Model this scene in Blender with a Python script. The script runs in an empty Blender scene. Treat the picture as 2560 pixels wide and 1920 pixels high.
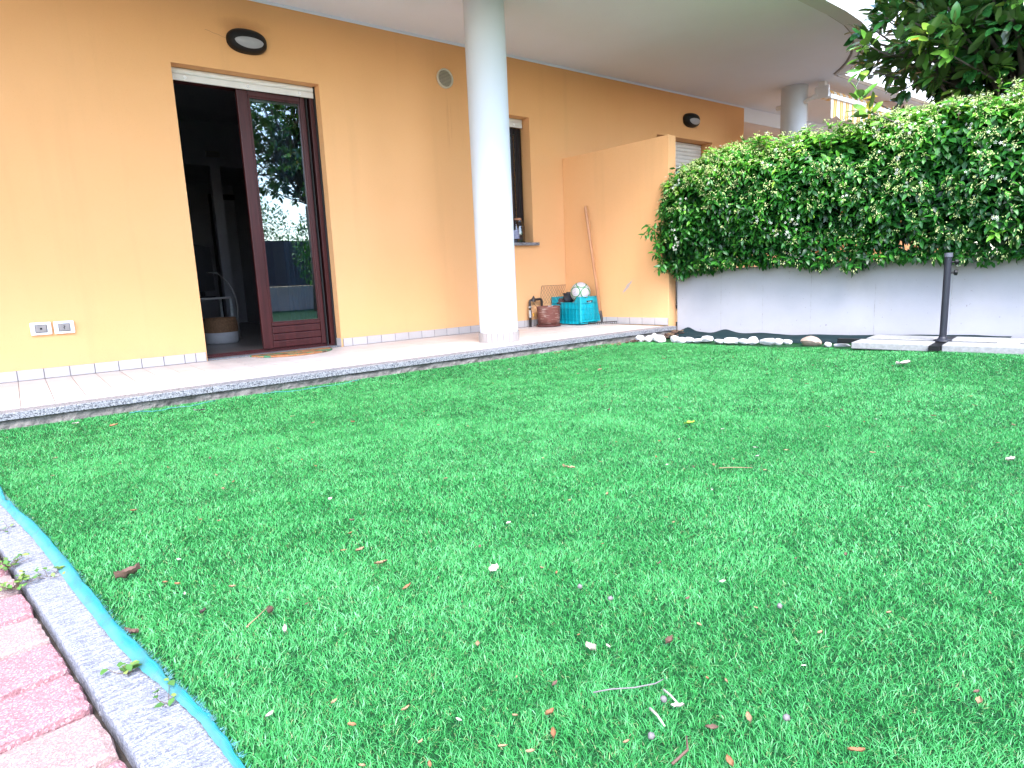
import bpy, bmesh, math, random
import numpy as np
from mathutils import Matrix, Vector, noise as mnoise

rnd = random.Random(7)
rng = np.random.default_rng(11)
S = bpy.context.scene
COL = S.collection

# ------------------------------------------------------------------ camera
CAM = Vector((0.0, 0.0, 0.66))
yaw, pit, rol = math.radians(37.65), math.radians(-9.64), math.radians(-2.53)
fwd = Vector((math.sin(yaw) * math.cos(pit), math.cos(yaw) * math.cos(pit), math.sin(pit)))
rgt = Vector((math.cos(yaw), -math.sin(yaw), 0))
upv = rgt.cross(fwd)
r2 = rgt * math.cos(rol) + upv * math.sin(rol)
u2 = upv * math.cos(rol) - rgt * math.sin(rol)
cd = bpy.data.cameras.new('camera')
cd.sensor_width = 36.0
cd.lens = 1592.0 / 2560.0 * 36.0
cd.clip_start = 0.02
cd.clip_end = 400
cam = bpy.data.objects.new('camera', cd)
cam.matrix_world = Matrix(((r2.x, u2.x, -fwd.x, CAM.x), (r2.y, u2.y, -fwd.y, CAM.y), (r2.z, u2.z, -fwd.z, CAM.z), (0, 0, 0, 1)))
COL.objects.link(cam)
S.camera = cam

# ------------------------------------------------------------------ light: bright hazy sky, very soft sun from the left behind
SUN_EL, SUN_AZ = math.radians(52), math.radians(208)      # azimuth clockwise from +Y
w = bpy.data.worlds.new('World')
S.world = w
w.use_nodes = True
nt = w.node_tree
sky = nt.nodes.new('ShaderNodeTexSky')
sky.sky_type = 'NISHITA'
sky.sun_disc = False
sky.sun_elevation = SUN_EL
sky.sun_rotation = SUN_AZ
sky.air_density = 1.0
sky.dust_density = 1.5
sky.ozone_density = 1.0
bg = nt.nodes['Background']
bg.inputs['Strength'].default_value = 0.15
nt.links.new(sky.outputs['Color'], bg.inputs['Color'])
ld = bpy.data.lights.new('sun', 'SUN')
ld.energy = 1.0
ld.angle = math.radians(35)
ld.color = (0.95, 0.97, 1.0)
sun = bpy.data.objects.new('sun', ld)
sdir = Vector((math.sin(SUN_AZ) * math.cos(SUN_EL), math.cos(SUN_AZ) * math.cos(SUN_EL), math.sin(SUN_EL)))
sun.rotation_euler = (-sdir).to_track_quat('-Z', 'Y').to_euler()
sun.location = sdir * 30
COL.objects.link(sun)
S.view_settings.view_transform = 'Standard'
S.view_settings.look = 'None'
S.view_settings.exposure = 2.85
S.view_settings.gamma = 1.0
S.view_settings.use_curve_mapping = False
S.cycles.max_bounces = 8
S.cycles.diffuse_bounces = 5
S.cycles.transparent_max_bounces = 8
S.cycles.use_denoising = True

# ------------------------------------------------------------------ material helpers
def hexc(h):
    h = h.lstrip('#')
    v = [int(h[i:i + 2], 16) / 255 for i in (0, 2, 4)]
    return tuple(((c / 12.92) if c <= 0.04045 else ((c + 0.055) / 1.055) ** 2.4) for c in v)

class NT:
    def __init__(s, name):
        s.m = bpy.data.materials.new(name)
        s.m.use_nodes = True
        s.t = s.m.node_tree
        s.b = s.t.nodes['Principled BSDF']
        s.out = s.t.nodes['Material Output']
        s.tc = None
    def n(s, typ, **kw):
        nd = s.t.nodes.new(typ)
        for k, v in kw.items():
            setattr(nd, k, v)
        return nd
    def l(s, a, b):
        s.t.links.new(a, b)
    def coord(s, which='Object'):
        if s.tc is None:
            s.tc = s.n('ShaderNodeTexCoord')
        return s.tc.outputs[which]
    def noise(s, scale, detail=4, rough=0.55, vec=None, dist=0.0):
        nd = s.n('ShaderNodeTexNoise')
        nd.inputs['Scale'].default_value = scale
        nd.inputs['Detail'].default_value = detail
        nd.inputs['Roughness'].default_value = rough
        nd.inputs['Distortion'].default_value = dist
        s.l(vec if vec is not None else s.coord(), nd.inputs['Vector'])
        return nd.outputs['Fac']
    def ramp(s, fac, stops, interp='LINEAR'):
        nd = s.n('ShaderNodeValToRGB')
        nd.color_ramp.interpolation = interp
        els = nd.color_ramp.elements
        while len(els) < len(stops):
            els.new(0.5)
        for e, (p, c) in zip(els, stops):
            e.position = p
            e.color = (c[0], c[1], c[2], 1) if not isinstance(c, (int, float)) else (c, c, c, 1)
        s.l(fac, nd.inputs['Fac'])
        return nd.outputs['Color']
    def mix(s, fac, a, b, mode='MIX'):
        nd = s.n('ShaderNodeMix', data_type='RGBA', blend_type=mode)
        for sock, v in ((nd.inputs[0], fac), (nd.inputs[6], a), (nd.inputs[7], b)):
            if isinstance(v, (int, float)):
                sock.default_value = v if sock.type == 'VALUE' else (v, v, v, 1)
            elif isinstance(v, tuple):
                sock.default_value = (v[0], v[1], v[2], 1)
            else:
                s.l(v, sock)
        return nd.outputs[2]
    def math(s, op, a, b=0.0, clamp=False):
        nd = s.n('ShaderNodeMath', operation=op, use_clamp=clamp)
        for sock, v in ((nd.inputs[0], a), (nd.inputs[1], b)):
            if isinstance(v, (int, float)):
                sock.default_value = v
            else:
                s.l(v, sock)
        return nd.outputs[0]
    def mapping(s, scale=(1, 1, 1), loc=(0, 0, 0), rot=(0, 0, 0)):
        nd = s.n('ShaderNodeMapping')
        nd.inputs['Scale'].default_value = scale
        nd.inputs['Location'].default_value = loc
        nd.inputs['Rotation'].default_value = rot
        s.l(s.coord(), nd.inputs['Vector'])
        return nd.outputs['Vector']
    def rand(s):
        return s.n('ShaderNodeObjectInfo').outputs['Random']
    def attr(s, name):
        return s.n('ShaderNodeAttribute', attribute_name=name).outputs['Fac']
    def bump(s, h, strength=0.3, dist=0.01):
        nd = s.n('ShaderNodeBump')
        nd.inputs['Strength'].default_value = strength
        nd.inputs['Distance'].default_value = dist
        s.l(h, nd.inputs['Height'])
        s.l(nd.outputs['Normal'], s.b.inputs['Normal'])
    def set(s, color=None, rough=0.6, spec=0.5, metal=0.0):
        if color is not None:
            if isinstance(color, tuple):
                s.b.inputs['Base Color'].default_value = (color[0], color[1], color[2], 1)
            else:
                s.l(color, s.b.inputs['Base Color'])
        if isinstance(rough, (int, float)):
            s.b.inputs['Roughness'].default_value = rough
        else:
            s.l(rough, s.b.inputs['Roughness'])
        s.b.inputs['Specular IOR Level'].default_value = spec
        s.b.inputs['Metallic'].default_value = metal
        return s.m

def simple(name, c1, c2=None, scale=20, rough=0.6, bump=0.0, bscale=80, spec=0.5, metal=0.0, bdist=0.003, var=0.0):
    t = NT(name)
    c2 = c2 or tuple(x * 0.8 for x in c1)
    col = t.ramp(t.noise(scale), [(0.3, c2), (0.7, c1)])
    if var:
        k = t.math('ADD', t.math('MULTIPLY', t.rand(), var), 1 - var / 2)
        col = t.mix(1.0, col, k, 'MULTIPLY')
    if bump:
        t.bump(t.noise(bscale, 5), bump, bdist)
    return t.set(col, rough, spec, metal)

M = {}
def stucco(name, extra=None):
    t = NT(name)
    big = t.noise(0.55, 4)
    mid = t.noise(6, 5)
    col = t.ramp(big, [(0.3, (0.73, 0.385, 0.170)), (0.7, (0.765, 0.42, 0.205))])
    col = t.mix(t.math('MULTIPLY', mid, 0.12), col, (0.66, 0.37, 0.15))
    speck = t.ramp(t.noise(260, 3), [(0.30, 0.0), (0.36, 1.0)])
    col = t.mix(t.math('SUBTRACT', 1.0, speck), col, (0.52, 0.25, 0.09))
    # vertical rain streaks and dust, faint
    st = t.ramp(t.noise(1.0, 5, vec=t.mapping((6, 6, 0.35))), [(0.56, 0.0), (0.8, 0.22)])
    col = t.mix(st, col, (0.50, 0.29, 0.13))
    if extra:
        col = extra(t, col)
    t.bump(t.math('ADD', t.noise(420, 4), t.math('MULTIPLY', t.noise(45, 4), 0.6)), 0.42, 0.004)
    return t.set(col, 0.9, 0.2)

def blob(t, centre, radii, hard=0.4):
    """mask 1 in an ellipsoid round centre (object space), ragged"""
    mp = t.n('ShaderNodeMapping')
    mp.vector_type = 'TEXTURE'
    mp.inputs['Location'].default_value = centre
    mp.inputs['Scale'].default_value = radii
    t.l(t.coord(), mp.inputs['Vector'])
    ln = t.n('ShaderNodeVectorMath', operation='LENGTH')
    t.l(mp.outputs['Vector'], ln.inputs[0])
    return t.ramp(t.math('ADD', ln.outputs['Value'], t.math('MULTIPLY', t.noise(14, 5), 0.5)), [(hard, 1.0), (1.15, 0.0)])

def wall_extra(t, col):
    m1 = t.math('MULTIPLY', blob(t, (-0.29, 0.0, 2.645), (0.30, 0.3, 0.10), 0.25), 0.55)
    col = t.mix(m1, col, (0.33, 0.15, 0.055))
    # rust coloured drips under the round air vent
    m2 = t.math('MULTIPLY', blob(t, (1.56, 0.0, 2.15), (0.06, 0.3, 0.42), 0.2),
                t.ramp(t.noise(1.0, 3, vec=t.mapping((60, 60, 1.0))), [(0.5, 0.0), (0.62, 0.6)]))
    col = t.mix(m2, col, (0.38, 0.17, 0.06))
    sz = t.n('ShaderNodeSeparateXYZ'); t.l(t.coord(), sz.inputs[0])
    m4 = t.math('MULTIPLY', t.ramp(t.math('ADD', sz.outputs['Z'], t.math('MULTIPLY', t.noise(9, 5, 0.7), 0.30)), [(0.28, 1.0), (0.44, 0.0)]), 0.16)
    col = t.mix(m4, col, (0.42, 0.28, 0.17))
    return col
M['stucco'] = stucco('orange_stucco', wall_extra)

def div_extra(t, col):
    mp = t.n('ShaderNodeMapping')
    mp.vector_type = 'TEXTURE'
    mp.inputs['Location'].default_value = (0.0, -0.155, 0.39)
    mp.inputs['Rotation'].default_value = (math.radians(43), 0, 0)
    mp.inputs['Scale'].default_value = (0.5, 0.03, 0.19)
    t.l(t.coord(), mp.inputs['Vector'])
    ln = t.n('ShaderNodeVectorMath', operation='LENGTH')
    t.l(mp.outputs['Vector'], ln.inputs[0])
    m = t.ramp(t.math('ADD', ln.outputs['Value'], t.math('MULTIPLY', t.noise(40, 4), 0.9)), [(0.85, 0.85), (1.4, 0.0)])
    return t.mix(m, col, (0.36, 0.34, 0.34))
M['stucco_div'] = stucco('orange_stucco_scuffed', div_extra)

def white_paint(name, c=(0.76, 0.755, 0.75), dirt=(0.62, 0.59, 0.55), amt=0.35):
    t = NT(name)
    col = t.mix(t.ramp(t.noise(1.1, 6), [(0.45, 0.0), (0.75, amt)]), c, dirt)
    col = t.mix(t.ramp(t.noise(90, 2), [(0.24, 0.5), (0.30, 0.0)]), col, (0.4, 0.36, 0.33))
    t.bump(t.noise(180, 4), 0.12, 0.002)
    return t.set(col, 0.75, 0.3)
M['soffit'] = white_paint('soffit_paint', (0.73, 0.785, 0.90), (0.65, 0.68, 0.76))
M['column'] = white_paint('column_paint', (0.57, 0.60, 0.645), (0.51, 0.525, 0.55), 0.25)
M['parapet'] = white_paint('parapet_paint', (0.78, 0.79, 0.80))

# concrete of the garden wall
t = NT('pale_concrete')
col = t.ramp(t.noise(1.6, 6, 0.6), [(0.3, (0.37, 0.36, 0.385)), (0.7, (0.44, 0.425, 0.455))])
grime = t.ramp(t.noise(3, 6, 0.65, vec=t.mapping((1, 1, 0.5))), [(0.55, 0.0), (0.8, 0.3)])
col = t.mix(grime, col, (0.40, 0.36, 0.31))
sz = t.n('ShaderNodeSeparateXYZ'); t.l(t.coord(), sz.inputs[0])
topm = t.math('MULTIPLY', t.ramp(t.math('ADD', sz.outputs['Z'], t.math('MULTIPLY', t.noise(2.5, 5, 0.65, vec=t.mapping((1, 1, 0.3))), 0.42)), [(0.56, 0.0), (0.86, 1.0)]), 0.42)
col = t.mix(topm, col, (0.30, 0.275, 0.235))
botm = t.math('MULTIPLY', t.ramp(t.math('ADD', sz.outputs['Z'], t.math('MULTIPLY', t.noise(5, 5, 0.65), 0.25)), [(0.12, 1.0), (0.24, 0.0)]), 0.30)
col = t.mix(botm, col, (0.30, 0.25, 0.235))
pits = t.ramp(t.noise(42, 2), [(0.24, 1.0), (0.30, 0.0)])
col = t.mix(t.math('MULTIPLY', pits, 0.7), col, (0.22, 0.20, 0.18))
t.bump(t.math('SUBTRACT', t.noise(120, 5), t.math('MULTIPLY', pits, 1.5)), 0.25, 0.004)
M['concrete'] = t.set(col, 0.85, 0.25)
M['seam'] = simple('seam_shadow_dirt', (0.29, 0.27, 0.26), (0.40, 0.39, 0.39), 60, 0.9)
M['rough_concrete'] = simple('rough_foundation_concrete', (0.23, 0.21, 0.195), (0.10, 0.09, 0.085), 14, 0.95, 0.9, 40, 0.2, bdist=0.012)

# granite
def granite(name, a, b, c):
    t = NT(name)
    v = t.n('ShaderNodeTexVoronoi')
    v.inputs['Scale'].default_value = 210
    t.l(t.coord(), v.inputs['Vector'])
    sep = t.n('ShaderNodeSeparateColor')
    t.l(v.outputs['Color'], sep.inputs[0])
    col = t.ramp(sep.outputs[0], [(0.0, c), (0.18, c), (0.26, a), (0.62, a), (0.66, b), (1.0, b)], 'CONSTANT')
    col = t.mix(t.math('MULTIPLY', t.noise(8), 0.25), col, b)
    t.bump(t.noise(200, 3), 0.12, 0.002)
    return t.set(col, 0.55, 0.4)
M['granite'] = granite('grey_granite', (0.15, 0.155, 0.175), (0.26, 0.26, 0.275), (0.03, 0.032, 0.042))

# ceramic tile
t = NT('beige_tile')
col = t.ramp(t.noise(5, 5), [(0.35, (0.50, 0.445, 0.43)), (0.7, (0.56, 0.505, 0.49))])
col = t.mix(t.ramp(t.noise(120, 3), [(0.35, 0.25), (0.5, 0.0)]), col, (0.5, 0.42, 0.36))
k = t.math('ADD', t.math('MULTIPLY', t.rand(), 0.10), 0.95)
col = t.mix(1.0, col, k, 'MULTIPLY')
t.bump(t.noise(60, 4), 0.06, 0.002)
M['tile'] = t.set(col, 0.42, 0.4)
M['grout'] = simple('grey_grout', (0.17, 0.16, 0.16), (0.12, 0.115, 0.115), 40, 0.95)
M['skirt'] = simple('skirting_tile_glaze', (0.46, 0.42, 0.415), (0.41, 0.375, 0.37), 9, 0.45, 0.05, 60, 0.4, var=0.10)

M['foot'] = simple('column_foot_tile', (0.35, 0.315, 0.305), (0.30, 0.27, 0.26), 9, 0.5, 0.05, 60, 0.3, var=0.12)
# woods, metals, plastics
t = NT('mahogany_wood')
g = t.noise(1.0, 6, 0.6, vec=t.mapping((60, 60, 2.5)))
M['mahogany'] = t.set(t.ramp(g, [(0.3, (0.032, 0.0055, 0.006)), (0.7, (0.066, 0.012, 0.012))]), 0.38, 0.3)
M['mahogany_dark'] = simple('dark_brown_frame', (0.012, 0.006, 0.007), (0.008, 0.004, 0.005), 30, 0.4, spec=0.3)
M['board'] = M['mahogany']
M['blackgap'] = simple('black_gap_fill', (0.012, 0.012, 0.013), (0.008, 0.008, 0.008), 30, 0.7)
M['shutter'] = simple('shutter_plastic', (0.66, 0.64, 0.62), (0.60, 0.585, 0.57), 12, 0.45, var=0.05)
M['chrome'] = simple('screw_metal', (0.55, 0.55, 0.55), (0.35, 0.35, 0.35), 30, 0.35, metal=0.9)
M['black_plastic'] = simple('black_lamp_plastic', (0.004, 0.004, 0.005), (0.003, 0.003, 0.0035), 25, 0.5, spec=0.3)
M['frosted'] = simple('frosted_diffuser', (0.34, 0.34, 0.37), (0.28, 0.28, 0.31), 8, 0.3)
M['white_plastic'] = simple('white_plastic', (0.80, 0.80, 0.81), (0.74, 0.74, 0.75), 10, 0.35)
M['grey_plastic'] = simple('grey_plastic', (0.28, 0.25, 0.24), (0.22, 0.20, 0.19), 30, 0.4)
M['dark_plastic'] = simple('dark_plastic', (0.05, 0.05, 0.055), (0.03, 0.03, 0.035), 30, 0.45)
M['vent'] = simple('beige_vent_plastic', (0.56, 0.52, 0.43), (0.48, 0.44, 0.36), 10, 0.5)

def glassy(name, tint, refl):
    t = NT(name)
    tr = t.n('ShaderNodeBsdfTransparent')
    tr.inputs['Color'].default_value = (*tint, 1)
    gl = t.n('ShaderNodeBsdfGlossy')
    gl.inputs['Roughness'].default_value = 0.0
    gl.inputs['Color'].default_value = (0.93, 0.97, 1.0, 1)
    fr = t.n('ShaderNodeFresnel')
    fr.inputs['IOR'].default_value = refl
    mx = t.n('ShaderNodeMixShader')
    t.l(fr.outputs[0], mx.inputs[0])
    t.l(tr.outputs[0], mx.inputs[1])
    t.l(gl.outputs[0], mx.inputs[2])
    t.l(mx.outputs[0], t.out.inputs['Surface'])
    return t.m
M['glass'] = glassy('window_glass', (0.62, 0.70, 0.74), 2.5)
M['jar_glass'] = glassy('jar_glass', (0.55, 0.55, 0.62), 1.9)

# ------------------------------------------------------------------ object helpers
def wloc(o):
    v = Vector((0, 0, 0))
    while o is not None:
        v += o.location
        o = o.parent
    return v

def props(o, label=None, cat=None, group=None, kind=None):
    if label: o['label'] = label
    if cat: o['category'] = cat
    if group: o['group'] = group
    if kind: o['kind'] = kind
    return o

def thing(name, label, cat, loc=(0, 0, 0), group=None):
    o = bpy.data.objects.new(name, None)
    o.empty_display_size = 0.05
    o.location = loc
    COL.objects.link(o)
    return props(o, label, cat, group)

class MB:
    """collects geometry in world coordinates; build() links it as one mesh object"""
    def __init__(s):
        s.v, s.f = [], []
    def add(s, vs, fs):
        k = len(s.v)
        s.v += [tuple(p) for p in vs]
        s.f += [tuple(i + k for i in f) for f in fs]
        return s
    def box(s, a, b, M4=None):
        x0, y0, z0 = a
        x1, y1, z1 = b
        vs = [Vector(p) for p in ((x0, y0, z0), (x1, y0, z0), (x1, y1, z0), (x0, y1, z0), (x0, y0, z1), (x1, y0, z1), (x1, y1, z1), (x0, y1, z1))]
        if M4 is not None:
            vs = [M4 @ p for p in vs]
        return s.add(vs, [(0, 3, 2, 1), (4, 5, 6, 7), (0, 1, 5, 4), (1, 2, 6, 5), (2, 3, 7, 6), (3, 0, 4, 7)])
    def tube(s, pts, r, n=8, cap=True):
        pts = [Vector(p) for p in pts]
        rr = r if isinstance(r, (list, tuple)) else [r] * len(pts)
        vs, fs = [], []
        ref = None
        for i, p in enumerate(pts):
            d = (pts[min(i + 1, len(pts) - 1)] - pts[max(i - 1, 0)]).normalized()
            if ref is None:
                ref = Vector((0, 0, 1)) if abs(d.z) < 0.9 else Vector((1, 0, 0))
            a = (ref - d * ref.dot(d)).normalized()
            ref = a
            b = d.cross(a)
            for k in range(n):
                q = 2 * math.pi * k / n
                vs.append(p + (a * math.cos(q) + b * math.sin(q)) * rr[i])
        for i in range(len(pts) - 1):
            for k in range(n):
                fs.append((i * n + k, i * n + (k + 1) % n, (i + 1) * n + (k + 1) % n, (i + 1) * n + k))
        if cap:
            fs.append(tuple(range(n - 1, -1, -1)))
            fs.append(tuple(range((len(pts) - 1) * n, len(pts) * n)))
        return s.add(vs, fs)
    def lathe(s, c, prof, n=32, a0=0.0, a1=2 * math.pi):
        """prof: (radius, z) list"""
        full = abs(a1 - a0 - 2 * math.pi) < 1e-6
        m = n if full else n + 1
        vs, fs = [], []
        for (r, z) in prof:
            for k in range(m):
                q = a0 + (a1 - a0) * k / n
                vs.append((c[0] + r * math.cos(q), c[1] + r * math.sin(q), c[2] + z))
        for i in range(len(prof) - 1):
            for k in range(n):
                k2 = (k + 1) % m if full else k + 1
                fs.append((i * m + k, i * m + k2, (i + 1) * m + k2, (i + 1) * m + k))
        return s.add(vs, fs)
    def prism(s, poly, z0, z1):
        n = len(poly)
        vs = [(x, y, z0) for x, y in poly] + [(x, y, z1) for x, y in poly]
        return s.add(vs, [tuple(range(n - 1, -1, -1)), tuple(range(n, 2 * n))] + [(i, (i + 1) % n, n + (i + 1) % n, n + i) for i in range(n)])
    def build(s, name, mat, parent=None, smooth=False, bevel=0.0, seg=2, auto=None, **kw):
        me = bpy.data.meshes.new(name)
        off = wloc(parent) if parent is not None else Vector((0, 0, 0))
        me.from_pydata([(p[0] - off.x, p[1] - off.y, p[2] - off.z) for p in s.v], [], s.f)
        me.update()
        if bevel:
            bm = bmesh.new()
            bm.from_mesh(me)
            bmesh.ops.bevel(bm, geom=[e for e in bm.edges if e.calc_face_angle(0) > 0.6], offset=bevel, segments=seg, affect='EDGES', profile=0.5)
            bm.to_mesh(me)
            bm.free()
        return finish(name, me, mat, parent, smooth, auto, **kw)

def finish(name, me, mat, parent=None, smooth=False, auto=None, **kw):
    for m in (mat if isinstance(mat, (list, tuple)) else [mat]):
        me.materials.append(m)
    if smooth or auto:
        me.polygons.foreach_set('use_smooth', [True] * len(me.polygons))
        if auto:
            me.set_sharp_from_angle(angle=math.radians(auto))
    o = bpy.data.objects.new(name, me)
    COL.objects.link(o)
    if parent is not None:
        o.parent = parent
    return props(o, **kw)

def copy_at(o, wpos, parent, name=None, rotz=None):
    c = o.copy()
    COL.objects.link(c)
    c.parent = parent
    c.location = Vector(wpos) - (wloc(parent) if parent else Vector((0, 0, 0)))
    if rotz is not None:
        c.rotation_euler = (0, 0, rotz)
    return c

def recentre(o):
    """put a mesh object's origin at its bounding-box base centre"""
    me = o.data
    n = len(me.vertices)
    a = np.empty(n * 3, np.float32)
    me.vertices.foreach_get('co', a)
    a = a.reshape(-1, 3)
    c = Vector(((a[:, 0].min() + a[:, 0].max()) / 2, (a[:, 1].min() + a[:, 1].max()) / 2, a[:, 2].min()))
    me.transform(Matrix.Translation(-c))
    o.location = o.location + c
    return o

# ------------------------------------------------------------------ dimensions (metres)
PZ = 0.10          # patio floor
YW = 5.431         # plane of the orange wall
ZC = 2.875         # underside of the balcony
def kerb_x(y):     # grass-side edge of the kerb
    return 0.145 - 0.142 * (y - 1.0)
A = Vector((5.29, 4.07))
T = Vector((0.163, -0.9866))      # along the garden wall, towards the camera's right
N = Vector((-0.9866, -0.163))     # out of its face, towards the lawn
def wp(s, n, z=0.0):
    p = A + T * s + N * n
    return Vector((p.x, p.y, z))
def sstep(a, b, x):
    q = min(1.0, max(0.0, (x - a) / (b - a)))
    return q * q * (3 - 2 * q)
def gz(x, y):      # lawn height
    return 0.05 * sstep(3.2, 5.0, x) * sstep(3.0, 1.4, y) if y < 3.0 else 0.020 * sstep(3.5, 3.93, y) * sstep(4.6, 4.0, x)

# ------------------------------------------------------------------ ground
M['soil'] = simple('dry_soil', (0.16, 0.12, 0.085), (0.09, 0.07, 0.05), 6, 0.95, 0.6, 30, 0.1, bdist=0.02)
g = MB()
g.add([(-90, -90, -0.07), (90, -90, -0.07), (90, 90, -0.07), (-90, 90, -0.07)], [(0, 1, 2, 3)])
props(g.build('ground', M['soil']), kind='structure')

t = NT('turf_backing')
M['turf'] = t.set(t.ramp(t.noise(60, 5), [(0.3, (0.003, 0.030, 0.008)), (0.7, (0.006, 0.060, 0.014))]), 0.8, 0.2)
g = MB()
NX, NY = 40, 60
vs, fs = [], []
for j in range(NY + 1):
    y = -4.7 + (3.975 + 4.7) * j / NY
    xa = kerb_x(y) - 0.01
    xb = wp((4.07 - y) / 0.9866, 0.02).x - 0.25
    for i in range(NX + 1):
        x = xa + (xb - xa) * i / NX
        vs.append((x, y, gz(x, y)))
for j in range(NY):
    for i in range(NX):
        k = j * (NX + 1) + i
        fs.append((k, k + 1, k + NX + 2, k + NX + 1))
g.add(vs, fs)
props(g.build('lawn', M['turf'], smooth=True), kind='structure')

# ------------------------------------------------------------------ house
house = thing('house', 'orange plastered house with a white balcony over its tiled patio', 'house', (2.0, YW, 0.0))
X0, X1, ZT = -3.5, 8.56, 6.0
OPEN = [(1.165, 2.285, PZ, 2.312), (3.96, 4.572, 1.0, 2.296), (6.65, 7.812, PZ, 2.325)]
WB = 5.76                       # inner face of the wall
xs = sorted({X0, X1, *[o[0] for o in OPEN], *[o[1] for o in OPEN]})
zs = sorted({-0.05, ZT, *[o[2] for o in OPEN], *[o[3] for o in OPEN]})
wm = MB()
for i in range(len(xs) - 1):
    for j in range(len(zs) - 1):
        cx, cz = (xs[i] + xs[i + 1]) / 2, (zs[j] + zs[j + 1]) / 2
        if any(o[0] < cx < o[1] and o[2] < cz < o[3] for o in OPEN):
            continue
        a, b, c, d = xs[i], xs[i + 1], zs[j], zs[j + 1]
        wm.add([(a, YW, c), (b, YW, c), (b, YW, d), (a, YW, d)], [(0, 1, 2, 3)])
        wm.add([(a, WB, c), (b, WB, c), (b, WB, d), (a, WB, d)], [(3, 2, 1, 0)])
for (a, b, c, d) in OPEN:
    wm.add([(a, YW, c), (a, WB, c), (a, WB, d), (a, YW, d)], [(0, 1, 2, 3)][::-1])
    wm.add([(b, YW, c), (b, WB, c), (b, WB, d), (b, YW, d)], [(0, 1, 2, 3)])
    wm.add([(a, YW, d), (b, YW, d), (b, WB, d), (a, WB, d)], [(0, 1, 2, 3)])
    wm.add([(a, YW, c), (b, YW, c), (b, WB, c), (a, WB, c)], [(3, 2, 1, 0)])
wm.add([(X1, YW, -0.05), (X1, 6.9, -0.05), (X1, 6.9, ZC - 0.002), (X1, YW, ZC - 0.002)], [(0, 1, 2, 3)])
wm.add([(X0, YW, -0.05), (X0, WB, -0.05), (X0, WB, ZT), (X0, YW, ZT)], [(3, 2, 1, 0)])
wm.add([(X0, YW, ZT), (X1, YW, ZT), (X1, WB, ZT), (X0, WB, ZT)], [(0, 1, 2, 3)])
wm.build('wall', M['stucco'], house)

# room behind the door
M['roomwall'] = simple('room_paint', (0.30, 0.29, 0.32), (0.26, 0.255, 0.28), 3, 0.9)
M['roomfloor'] = simple('room_floor_tile', (0.22, 0.20, 0.19), (0.17, 0.155, 0.15), 5, 0.3)
RX0, RX1, RY1, RZ0, RZ1 = 0.3, 3.2, 9.25, 0.108, 2.8
r = MB()
r.add([(RX0, WB, RZ1), (RX1, WB, RZ1), (RX1, RY1, RZ1), (RX0, RY1, RZ1)], [(0, 1, 2, 3)])
r.build('room_ceiling', M['roomwall'], house)
r = MB()
r.add([(RX0, WB - 0.1, RZ0), (RX1, WB - 0.1, RZ0), (RX1, RY1 + 1.75, RZ0), (RX0, RY1 + 1.75, RZ0)], [(3, 2, 1, 0)])
r.build('room_floor', M['roomfloor'], house)
r = MB()
for (a, b) in (((RX0, WB), (RX0, RY1)), ((RX1, RY1), (RX1, WB))):
    r.add([(a[0], a[1], RZ0), (b[0], b[1], RZ0), (b[0], b[1], RZ1), (a[0], a[1], RZ1)], [(0, 1, 2, 3)])
# back wall with a wide passage under z = 2.25
for (a, b, c, d) in ((RX0, 1.5, RZ0, RZ1), (1.5, 3.0, 2.25, RZ1), (3.0, RX1, RZ0, RZ1), (2.30, 2.42, RZ0, 2.25)):
    r.box((a, RY1, c), (b, RY1 + 0.12, d))
r.box((1.5, RY1 + 1.6, RZ0), (3.0, RY1 + 1.7, 2.25))
r.box((1.4, RY1 + 0.12, RZ0), (1.5, RY1 + 1.6, 2.25))
r.box((3.0, RY1 + 0.12, RZ0), (3.1, RY1 + 1.6, 2.25))
r.box((1.5, RY1 + 0.12, 2.25), (3.0, RY1 + 1.6, 2.3))
r.build('room_wall', M['roomwall'], house)
r = MB()
for xd in (1.72, 2.62):
    r.box((xd, RY1 + 1.55, RZ0), (xd + 0.08, RY1 + 1.598, 2.1))
    r.box((xd + 0.5, RY1 + 1.55, RZ0), (xd + 0.58, RY1 + 1.598, 2.1))
    r.box((xd + 0.08, RY1 + 1.55, 2.02), (xd + 0.5, RY1 + 1.598, 2.1))
r.build('inner_door_frame', M['mahogany_dark'], house)

# balcony slab, its rim and parapet
EDGE = [(-4.0, 3.05), (5.2, 3.05), (5.65, 3.065), (6.2, 3.085), (6.6, 3.125), (6.93, 3.20), (7.27, 3.345), (7.55, 3.495), (7.79, 3.65), (7.99, 3.815), (8.15, 3.97)]
def offset(poly, d):
    out = []
    for i, p in enumerate(poly):
        a = Vector(poly[max(i - 1, 0)]); b = Vector(poly[min(i + 1, len(poly) - 1)])
        tt = (b - a).normalized()
        nn = Vector((tt.y, -tt.x))
        out.append((p[0] + nn.x * d, p[1] + nn.y * d))
    return out
E1 = offset(EDGE, 0.14)
E1[-1] = (8.235, 3.86)
b = MB()
b.prism(EDGE + [(13.0, 3.97), (13.0, 7.0), (X1 + 0.002, 7.0), (X1 + 0.002, YW), (X0 - 0.5, YW)], ZC, ZC + 0.2)
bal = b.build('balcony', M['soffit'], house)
b = MB()
n = len(EDGE)
for i in range(n - 1):
    a0, a1, c0, c1 = EDGE[i], EDGE[i + 1], E1[i], E1[i + 1]
    zl, zh = ZC - 0.02, ZC + 0.2
    b.add([(*a0, zl), (*a1, zl), (*c1, zl), (*c0, zl), (*a0, ZC), (*a1, ZC)], [(0, 3, 2, 1), (0, 1, 5, 4)])
b.build('balcony_rim', M['column'], bal, smooth=False)
b = MB()
Eg = offset(EDGE, -0.024)
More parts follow.
